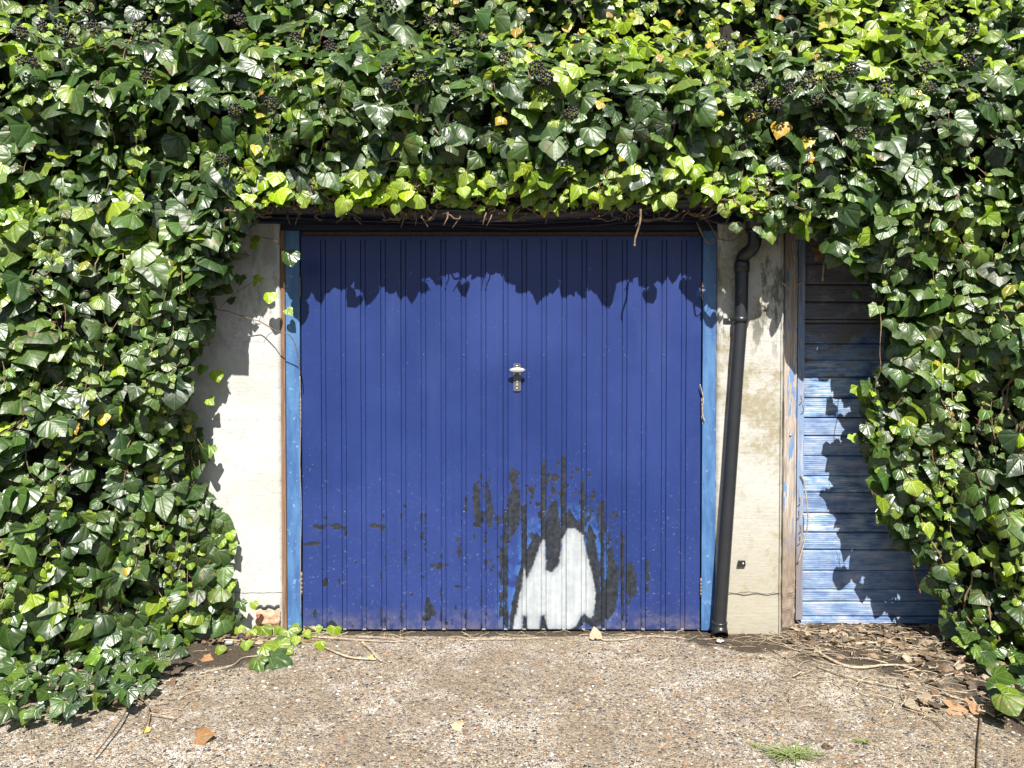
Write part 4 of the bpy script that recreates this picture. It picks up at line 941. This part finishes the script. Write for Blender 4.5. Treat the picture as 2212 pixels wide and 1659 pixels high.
for i, (u, v) in enumerate([(93, 58), (132, 62), (205, 60), (150, 85), (45, 70), (48, 130), (75, 135), (318, 165), (520, 45), (508, 240), (482, 345), (640, 83), (713, 100), (845, 12), (835, 150), (910, 168), (855, 183), (985, 65), (1088, 125), (1158, 147), (1180, 172), (930, 50), (1235, 245),
                            (1640, 185), (1705, 190), (1748, 177), (1765, 215), (1800, 168), (1840, 150), (1912, 186), (2010, 190), (1998, 145), (2090, 132), (2097, 68), (1632, 247), (1857, 290), (1675, 225), (1560, 95), (300, 55), (585, 225)]):
    Y = YD - .42
    for _ in range(12):
        p = W(u, v, Y); Y = Y * .5 + .5 * (YD - depth(p.x, p.z) - .10)
    p = W(u, v, Y); k = which(p.x, p.z); me1, me2 = protos_me[i % 4]
    o = bpy.data.objects.new('berry_cluster', me1); COL.objects.link(o); o.parent = ROOT[k]; o.location = p - Vector(ROOT[k].location)
    o.rotation_euler = (rbk.uniform(-.5, .3), rbk.uniform(0, 6), rbk.uniform(-.4, .4)); s_ = rbk.uniform(.75, 1.05); o.scale = (s_,) * 3
    o2 = bpy.data.objects.new('stalk', me2); COL.objects.link(o2); o2.parent = o

# ------------------------------------------------------------------ ivy sprig on the ground by the door
sp = empty('ivy_sprig', G(610, 1400)); tag(sp, 'small bright ivy sprig creeping on the concrete at the left jamb', 'ivy sprig')
ls = Leaves(); sm_ = MB()
for (u, v, Y, s_, y, a, n) in [(575, 1428, 0, .150, .35, 1.4, (.1, -.5, 1)), (548, 1436, 0, .095, .55, .5, (-.2, -.8, .7)), (560, 1405, 0, .11, .75, 1.3, (.1, -.6, 1)), (570, 1348, 0, .105, .7, .1, (-.3, -1, .4)), (600, 1395, 0, .10, .75, 1.2, (.1, -.5, 1)), (622, 1362, 0, .095, .7, .4, (.1, -1, .5)),
                               (648, 1352, 0, .07, .8, -1.2, (0, -.5, 1)), (598, 1380, 0, .10, .45, 1.5, (0, -.5, 1)), (640, 1375, 0, .05, .9, 0, (0, -1, .5)), (683, 1352, 0, .06, .85, .2, (0, -1, .4)), (692, 1385, 0, .055, .9, .1, (0, -1, .3)), (728, 1345, 0, .075, .9, -.1, (.2, -1, .35)), (545, 1362, 0, .05, .85, .2, (0, -1, .5)),
                               (532, 1385, 0, .055, .8, .2, (0, -1, .5)), (515, 1355, 0, .06, .8, .4, (0, -1, .4)), (660, 1365, 0, .045, .9, .7, (0, -1, .5)), (610, 1345, 0, .05, .8, -.6, (0, -1, .5)), (475, 1395, 0, .05, .8, 0, (0, -1, .6))]:
    g = G(u, min(v + 18, 1455)); hgt = .035 if v > 1400 else .055
    if u > 640: hgt = .07
    Yg = g.y; p = W(u, v, Yg) if v < 1400 else Vector((g.x, g.y + .05, .045)); p.z = max(p.z, .03)
    if p.y > YD - .02: p.y = YD - .03
    ls.add(p, n, (math.sin(a), -.3, -math.cos(a) - .1), s_, leaf_col(y), 'big' if s_ > .09 else 'young')
    sm_.tube(spline([p, (p.x, p.y + .01, p.z * .5), (p.x * .9 + sp.location.x * .1, p.y + .01, .008)], 3), .0013, 4); sm_.build('stalk', M['redstem'], sp); sm_ = MB()
ls.build('foliage', sp); sm_.tube(spline([G(470, 1372, .012), G(520, 1378, .016), G(600, 1388, .014), G(660, 1384, .014), G(735, 1380, .01)], 6), .0026, 6); sm_.build('stem', M['redstem'], sp)

# ------------------------------------------------------------------ dry stems and litter on the ground
def twig(pts, r, label, mat='dry', name='dry_stem', lift=.006, group=None, forks=()):
    m = MB(); P_ = [G(u, v, lift + (h if False else 0)) for (u, v) in pts]; P_ = [Vector((p.x, min(p.y, YD - .01) if p.x < 1.4 else p.y, lift + .006 * abs(math.sin(i * 1.7)))) for i, p in enumerate(P_)]
    S_ = spline(P_, 6); m.tube(S_, [r * (1 - .45 * i / len(S_)) * random.uniform(.88, 1.1) for i in range(len(S_))], 7)
    for f_ in forks:
        Q_ = [G(u, v, lift + .004) for (u, v) in f_]; m.tube(spline(Q_, 5), r * .6, 6)
    o = m.build(name, M[mat]); tag(o, label, 'dry stem', group or 'dry ivy stems fallen on the ground'); return o
twig([(783, 1388), (800, 1405), (815, 1422), (824, 1430)], .0085, 'thick pale forked stick lying on the concrete below the blue door', forks=[[(812, 1424), (790, 1423), (750, 1418), (700, 1398)]])
twig([(650, 1374), (740, 1382), (820, 1386), (880, 1387)], .0042, 'long thin straight dry stem running along the foot of the blue door')
twig([(770, 1376), (830, 1380), (880, 1388)], .0036, 'short dry stem just behind the long one at the foot of the blue door')
twig([(1005, 1382), (1060, 1383), (1120, 1381), (1170, 1379)], .0036, 'thin dry stem lying below the bare patch of the blue door')
twig([(1290, 1377), (1310, 1385), (1350, 1382), (1400, 1376), (1460, 1379)], .004, 'curved dry stem ending at the foot of the downpipe')
twig([(1757, 1401), (1790, 1425), (1830, 1440), (1870, 1444), (1910, 1438), (1950, 1440), (1985, 1450)], .0075, 'long thick pale dry stem curving across the litter at the right')
twig([(1830, 1392), (1870, 1391), (1905, 1389)], .0075, 'short straight pale stick near the boarded door')
twig([(2060, 1440), (2085, 1420), (2110, 1415), (2100, 1418)], .0055, 'pale dry stem bent up beside the right ivy')
twig([(1765, 1440), (1850, 1470), (1960, 1490), (2030, 1512), (2110, 1560)], .004, 'long thin dry stem reaching towards the bottom right corner')
twig([(1980, 1520), (1990, 1545), (2020, 1560), (2040, 1580)], .0035, 'dark curved dry stem on the concrete at the right', 'stem')
twig([(2120, 1540), (2115, 1600), (2110, 1680)], .006, 'dark stick pointing out of the photo at the lower right', 'stem')
twig([(2040, 1500), (2100, 1520), (2160, 1530), (2230, 1580)], .0055, 'thick tangled dry stem in front of the right ivy foot')
twig([(290, 1500), (260, 1560), (203, 1634)], .0045, 'long dark dry stem slanting out from the left ivy', 'stem', lift=.02)
twig([(300, 1505), (320, 1530), (318, 1560), (305, 1580)], .0035, 'hooked dry stem beside the slanting one at the left ivy', 'stem', lift=.02)
twig([(10, 1540), (120, 1520), (260, 1490), (340, 1480)], .004, 'dry runner stem tracing the front edge of the left ivy', lift=.03)
twig([(430, 1455), (500, 1440), (530, 1420), (600, 1418)], .0028, 'thin curly dry stem on the concrete left of the ivy sprig')
twig([(500, 1385), (545, 1382), (590, 1386)], .004, 'short dry stem under the left pillar')
twig([(430, 1376), (480, 1384), (560, 1386), (620, 1392)], .004, 'dry stem from the left ivy to the sprig')
twig([(1885, 1549), (1890, 1560), (1920, 1575)], .002, 'tiny bent twig near the grass tuft', 'stem')
rg = random.Random(33)
def straw(region, n_, name, label, rmax=.0035, seed=1):
    r_ = random.Random(seed); m = MB()
    for k in range(n_):
        u0 = r_.uniform(region[0], region[1]); v0 = r_.uniform(region[2], region[3]); g = G(u0, v0)
        if g.y > (YD - .03 if g.x < 1.47 else YB - .05): continue
        a = r_.gauss(0, .5) if r_.random() < .35 else r_.uniform(0, 3.14); ln = r_.uniform(.02, .16); cur = r_.gauss(0, .5); pts = []
        z = r_.uniform(.003, .018)
        for i in range(5):
            pts.append((g.x, g.y, z + .004 * math.sin(i + k))); g = g + Vector((math.cos(a), math.sin(a), 0)) * ln / 4; a += cur * .4
            if g.y > (YD - .02 if g.x < 1.47 else YB - .04): g.y = (YD - .02 if g.x < 1.47 else YB - .04)
        rr = r_.uniform(.0007, rmax) * (1 if r_.random() < .3 else .55); m.tube(spline(pts, 2), [rr] * 9, 4)
    o = m.build(name, M['dry']); tag(o, label, 'litter', kind='stuff'); return o
straw((1690, 2260, 1360, 1560), 300, 'straw_litter', 'dry broken stems scattered below the boarded door', .0042, 1)
straw((1690, 2100, 1352, 1430), 300, 'straw_litter', 'fine dry straw at the foot of the boarded door', .003, 4)
straw((-40, 430, 1400, 1600), 90, 'straw_litter', 'dry stems scattered under the front of the left ivy', .003, 2)
straw((430, 1560, 1373, 1392), 150, 'straw_litter', 'fine dry straw caught along the foot of the blue door', .0022, 3)
straw((1560, 1720, 1372, 1400), 45, 'straw_litter', 'bits of straw at the foot of the right pillar', .002, 5)
BROWN = [(.20, .12, .07), (.30, .21, .14), (.15, .09, .055), (.42, .34, .25), (.09, .065, .045), (.40, .32, .24), (.10, .07, .045), (.07, .05, .035), (.24, .16, .10)]
dl = Leaves(); r_ = random.Random(8)
def scatter(n_, reg, zmax=.05, s0=.025, s1=.06):
    for k in range(n_):
        g = G(r_.uniform(reg[0], reg[1]), r_.uniform(reg[2], reg[3]))
        if g.y > (YD - .05 if g.x < 1.47 else YB - .06): continue
        dl.add((g.x, g.y, r_.uniform(.004, zmax)), (r_.gauss(0, .35), r_.gauss(-.1, .35), 1), (r_.gauss(0, 1), r_.gauss(0, 1), 0), r_.uniform(s0, s1), lerp3(r_.choice(BROWN), r_.choice(BROWN), r_.random() * .4), 'big')
scatter(300, (1700, 2230, 1350, 1395), .025, .014, .045); scatter(60, (1700, 2230, 1352, 1420), .02, .04, .065); scatter(150, (1960, 2260, 1400, 1540), .03, .03, .06)
scatter(110, (380, 600, 1374, 1392), .03, .02, .045); scatter(60, (-20, 380, 1440, 1540), .03, .03, .06)
o = dl.build('leaf_litter', None, 'dead'); tag(o, 'dry brown leaves piled along the walls and under the ivy', 'litter', kind='stuff')
m = MB(); r_ = random.Random(17)          # crumbly soil and small loose stones
for k in range(700):
    g = G(r_.uniform(1540, 2260), r_.uniform(1362, 1440) + (r_.random() ** 2) * 90)
    if g.y > (YD - .03 if g.x < 1.47 else YB - .05): continue
    m.ball((g.x, g.y, .001), r_.uniform(.0015, .0045), 1, (r_.uniform(.7, 1.4), r_.uniform(.7, 1.4), .7))
for k in range(260):
    g = G(r_.uniform(-60, 560), r_.uniform(1375, 1520))
    if g.y > YD - .03: continue
    m.ball((g.x, g.y, .001), r_.uniform(.002, .008), 1, (1, 1.2, .7))
o = m.build('soil_crumbs', M['soil']); tag(o, 'crumbs of dark soil along the foot of the walls', 'soil', kind='stuff')
STONE = [simple('pebble_' + n_, c_, .7, 0, .2, 60, .001) for n_, c_ in (('tan', (.38, .27, .15)), ('grey', (.10, .10, .105)), ('orange', (.32, .17, .085)), ('pale', (.66, .62, .54)))]
for q_, (mt_, nm_) in enumerate(zip(STONE, ('tan', 'dark grey', 'orange brown', 'whitish'))):
    m = MB()
    for k in range(330):
        v = 1385 + 300 * r_.random(); g = G(r_.uniform(-60, 2270), v); rr = r_.uniform(.0025, .0075)
        m.ball((g.x, g.y, rr * .05), rr, 1, (r_.uniform(.8, 1.5), r_.uniform(.8, 1.5), .45))
    o = m.build('pebbles', mt_); tag(o, nm_ + ' pebbles standing proud of the driveway concrete', 'pebbles', kind='stuff')
def flake(name, pts_, col, label, cat, size, n=(0, -.3, 1), tip=(1, 0, 0), z=.012, fam='big'):
    q_ = Leaves(); g = G(*pts_, z); q_.add(g, n, tip, size, col, fam); o = q_.build(name, None, 'dead'); tag(o, label, cat, 'fallen leaves on the driveway')
flake('dead_leaf', (425, 1592), (.26, .12, .035), 'curled orange brown leaf lying alone on the driveway at the lower left', 'dead leaf', .068, (-.2, -.9, 1), (1, .3, 0), .022)
flake('dead_leaf', (805, 1417), (.55, .40, .14), 'small yellow leaf beside the forked stick', 'dead leaf', .035, (0, -.5, 1), (-1, -.3, 0))
flake('dead_leaf', (1286, 1378), (.50, .36, .25), 'pale brown curled leaf leaning against the blue door bottom', 'dead leaf', .06, (.1, -1, .3), (0, -.2, 1), .02)
flake('dead_leaf', (440, 1420), (.34, .17, .07), 'rusty brown leaf in front of the left pillar', 'dead leaf', .06, (0, -.5, 1), (1, -.2, 0))
flake('dead_leaf', (998, 1568), (.52, .42, .28), 'torn pale leaf fragment in the middle of the driveway', 'dead leaf', .05, (0, -.3, 1), (-1, .3, 0))
flake('dead_leaf', (2050, 1528), (.36, .2, .10), 'broad brown leaf on the soil at the lower right', 'dead leaf', .085, (0, -.6, 1), (1, -.2, 0), .02)
flake('dead_leaf', (2100, 1518), (.38, .22, .12), 'crumpled brown leaf next to the broad one at the lower right', 'dead leaf', .075, (.4, -.5, 1), (-.3, -1, 0), .025)
flake('dead_leaf', (2185, 1535), (.44, .27, .16), 'long tan leaf under the right ivy foot', 'dead leaf', .10, (0, -.6, 1), (1, .1, 0), .02)
flake('dead_leaf', (310, 1636 - 60), (.52, .42, .12), 'tiny yellowish leaf by the slanting stem', 'dead leaf', .03)
# pale bark scrap at the jamb, drinks can, stone, washer
m = MB(); g = G(662, 1384); vs, fs = [], []
for j in range(6):
    for i in range(7):
        vs.append((g.x - .03 + .01 * i, YD - .03 - .01 * math.sin(j + i) - .008 * j, .015 + .009 * j + .006 * math.sin(i * 1.4 + j * 2)))
fs = [(j * 7 + i, j * 7 + i + 1, j * 7 + i + 8, j * 7 + i + 7) for j in range(5) for i in range(6)]
m.add(vs, fs); o = m.build('bark_scrap', simple('pale_bark', (.62, .52, .44), .8)); tag(o, 'crumpled pale scrap of bark at the lower left corner of the blue door', 'bark scrap')
m = MB(); a = G(486, 1389, .014); b = G(504, 1388, .014); m.tube([a, a + (b - a) * .12, a + (b - a) * .9, b], [.008, .012, .012, .008], 14)
o = m.build('metal_canister', M['steel']); tag(o, 'small grey metal canister lying among dry stems below the left pillar', 'canister')
m = MB(); g = G(522, 1376, .016); m.ball(g, .021, 3, (1, 1, .95)); o = m.build('ball', simple('dark_rubber', (.02, .02, .022), .7)); tag(o, 'small dark rubber ball against the foot of the left pillar', 'ball')
def washer(u, v, r1_, r2_, label, mat):
    m = MB(); g = G(u, v, .004); vs = []; n = 24; k_ = 8
    for i in range(n):
        a = 2 * math.pi * i / n
        for j in range(k_):
            b = 2 * math.pi * j / k_; vs.append((g.x + math.cos(a) * (r1_ + r2_ * math.cos(b)), g.y + math.sin(a) * (r1_ + r2_ * math.cos(b)), g.z + r2_ * math.sin(b)))
    m.add(vs, [(i * k_ + j, ((i + 1) % n) * k_ + j, ((i + 1) % n) * k_ + (j + 1) % k_, i * k_ + (j + 1) % k_) for i in range(n) for j in range(k_)])
    o = m.build('washer', mat); tag(o, label, 'washer')
washer(1785, 1613, .012, .0045, 'small rusty metal ring on the driveway right of the grass tuft', M['rust'])
m = MB(); g = G(1554, 1383, .012)
for k in range(6): m.ball((g.x + .012 * math.cos(k * 2), g.y - .004 * k, .010 + .004 * (k % 2)), .009, 1, (1.2, .8, .6))
o = m.build('plastic_scrap', simple('white_scrap', (.6, .6, .62), .5, 0, .3)); tag(o, 'crumpled whitish scrap stuck in the downpipe mouth', 'scrap')

# grass
t = NT('grass_blade'); c = t.coord(); M['grass'] = t.done(t.mix(t.noise(c, 60, 3), (.07, .13, .025), (.30, .33, .13)), .55)
def tuft(u, v, n_, ln, label, seed):
    r_ = random.Random(seed); root = empty('grass_tuft', G(u, v)); tag(root, label, 'grass tuft'); m = MB(); c0 = G(u, v)
    for k in range(n_):
        a = r_.choice((r_.gauss(0, .6), r_.gauss(3.1, .7), r_.uniform(0, 6.28))); l_ = ln * r_.uniform(.25, 1.1); e = r_.uniform(.15, .9); base_ = c0 + Vector((r_.gauss(0, 1), r_.gauss(0, .6), 0)) * ln * .16
        d_ = Vector((math.cos(a) * 1.1, math.sin(a) * .8, 0)); w_ = r_.uniform(.0014, .0028); side = Vector((-d_.y, d_.x, 0)).normalized(); vs = []
        for i in range(6):
            s_ = i / 5; p = base_ + d_ * l_ * s_ + Vector((0, 0, l_ * e * (s_ - .75 * s_ * s_) + .002)); ww = w_ * (1 - s_ ** 2)
            vs += [p - side * ww, p + Vector((0, 0, ww * .5)), p + side * ww]
        m.add(vs, [(i * 3 + j, i * 3 + j + 1, i * 3 + j + 4, i * 3 + j + 3) for i in range(5) for j in range(2)])
    m.build('blades', M['grass'], root)
tuft(1710, 1634, 130, .13, 'spiky green grass tuft growing from the concrete at the lower right', 1)
tuft(1862, 1604, 26, .04, 'tiny grass seedling right of the spiky tuft', 2)
tuft(1634, 1612, 18, .035, 'tiny weed sprout left of the spiky grass tuft', 3)
# twigs and cobweb dirt in the top right corner of the door, and hanging root loops
lt = empty('bare_vine', W(1530, 470)); tag(lt, 'bare brown vine looping at the top right corner of the blue door', 'vine'); m = MB()
for lst, r0 in (([(1540, 400), (1515, 455), (1530, 480), (1542, 500), (1550, 515), (1530, 525), (1518, 508), (1505, 480)], .0045), ([(1470, 440), (1490, 462), (1520, 466), (1538, 440)], .006), ([(1550, 515), (1580, 520), (1600, 508), (1612, 490)], .0025), ([(1520, 470), (1560, 485), (1600, 483), (1625, 470)], .0025)):
    m = MB(); m.tube(spline([W(u, v, YD - .12) for u, v in lst], 5), r0, 6); m.build('stem', M['stem'], lt)
lt = empty('bare_vine', W(1710, 600)); tag(lt, 'bare hooked twigs over the top of the timber post', 'vine'); m = MB()
for lst, r0 in (([(1688, 610), (1702, 620), (1712, 624), (1724, 615), (1738, 605)], .004), ([(1700, 614), (1712, 598), (1718, 585)], .003), ([(1778, 520), (1788, 545), (1780, 570), (1777, 608)], .0045), ([(1720, 500), (1712, 530), (1716, 560)], .003)):
    m = MB(); m.tube(spline([W(u, v, YD - .02) for u, v in lst], 5), r0, 6); m.build('stem', M['dry'], lt)
lt = empty('bare_vine', W(1735, 1120)); tag(lt, 'thin dried vine climbing the edge of the boarded door', 'vine'); m = MB()
m.tube(spline([W(u, v, YB - .05) for u, v in [(1724, 1215), (1732, 1190), (1742, 1150), (1745, 1110), (1741, 1070), (1737, 1040), (1730, 1025)]], 5), .0035, 6)
for (u, v) in ((1724, 1090), (1722, 1120), (1726, 1150), (1724, 1175), (1728, 870), (1732, 890)): m.tube(spline([W(u, v, YB - .05), W(u + 7, v - 8, YB - .055), W(u + 4, v - 20, YB - .05)], 3), .002, 5)
m.build('stems', M['dry'], lt)
lt = empty('bare_vine', W(649, 1000)); tag(lt, 'thin withered runner clinging to the left edge of the blue door', 'vine'); m = MB()
m.tube(spline([W(u, v, YD - .01) for u, v in [(648, 812), (650, 900), (648, 1000), (651, 1100), (649, 1200), (650, 1330)]], 5), .0014, 5)
m.build('stem', M['dry'], lt); m = MB(); m.tube(spline([W(u, v, YD - .01) for u, v in [(1512, 830), (1519, 860), (1517, 890), (1522, 910)]], 5), .003, 5)
o = m.build('stick', M['dry']); tag(o, 'short dead stick stuck at the right edge of the blue door', 'stick')
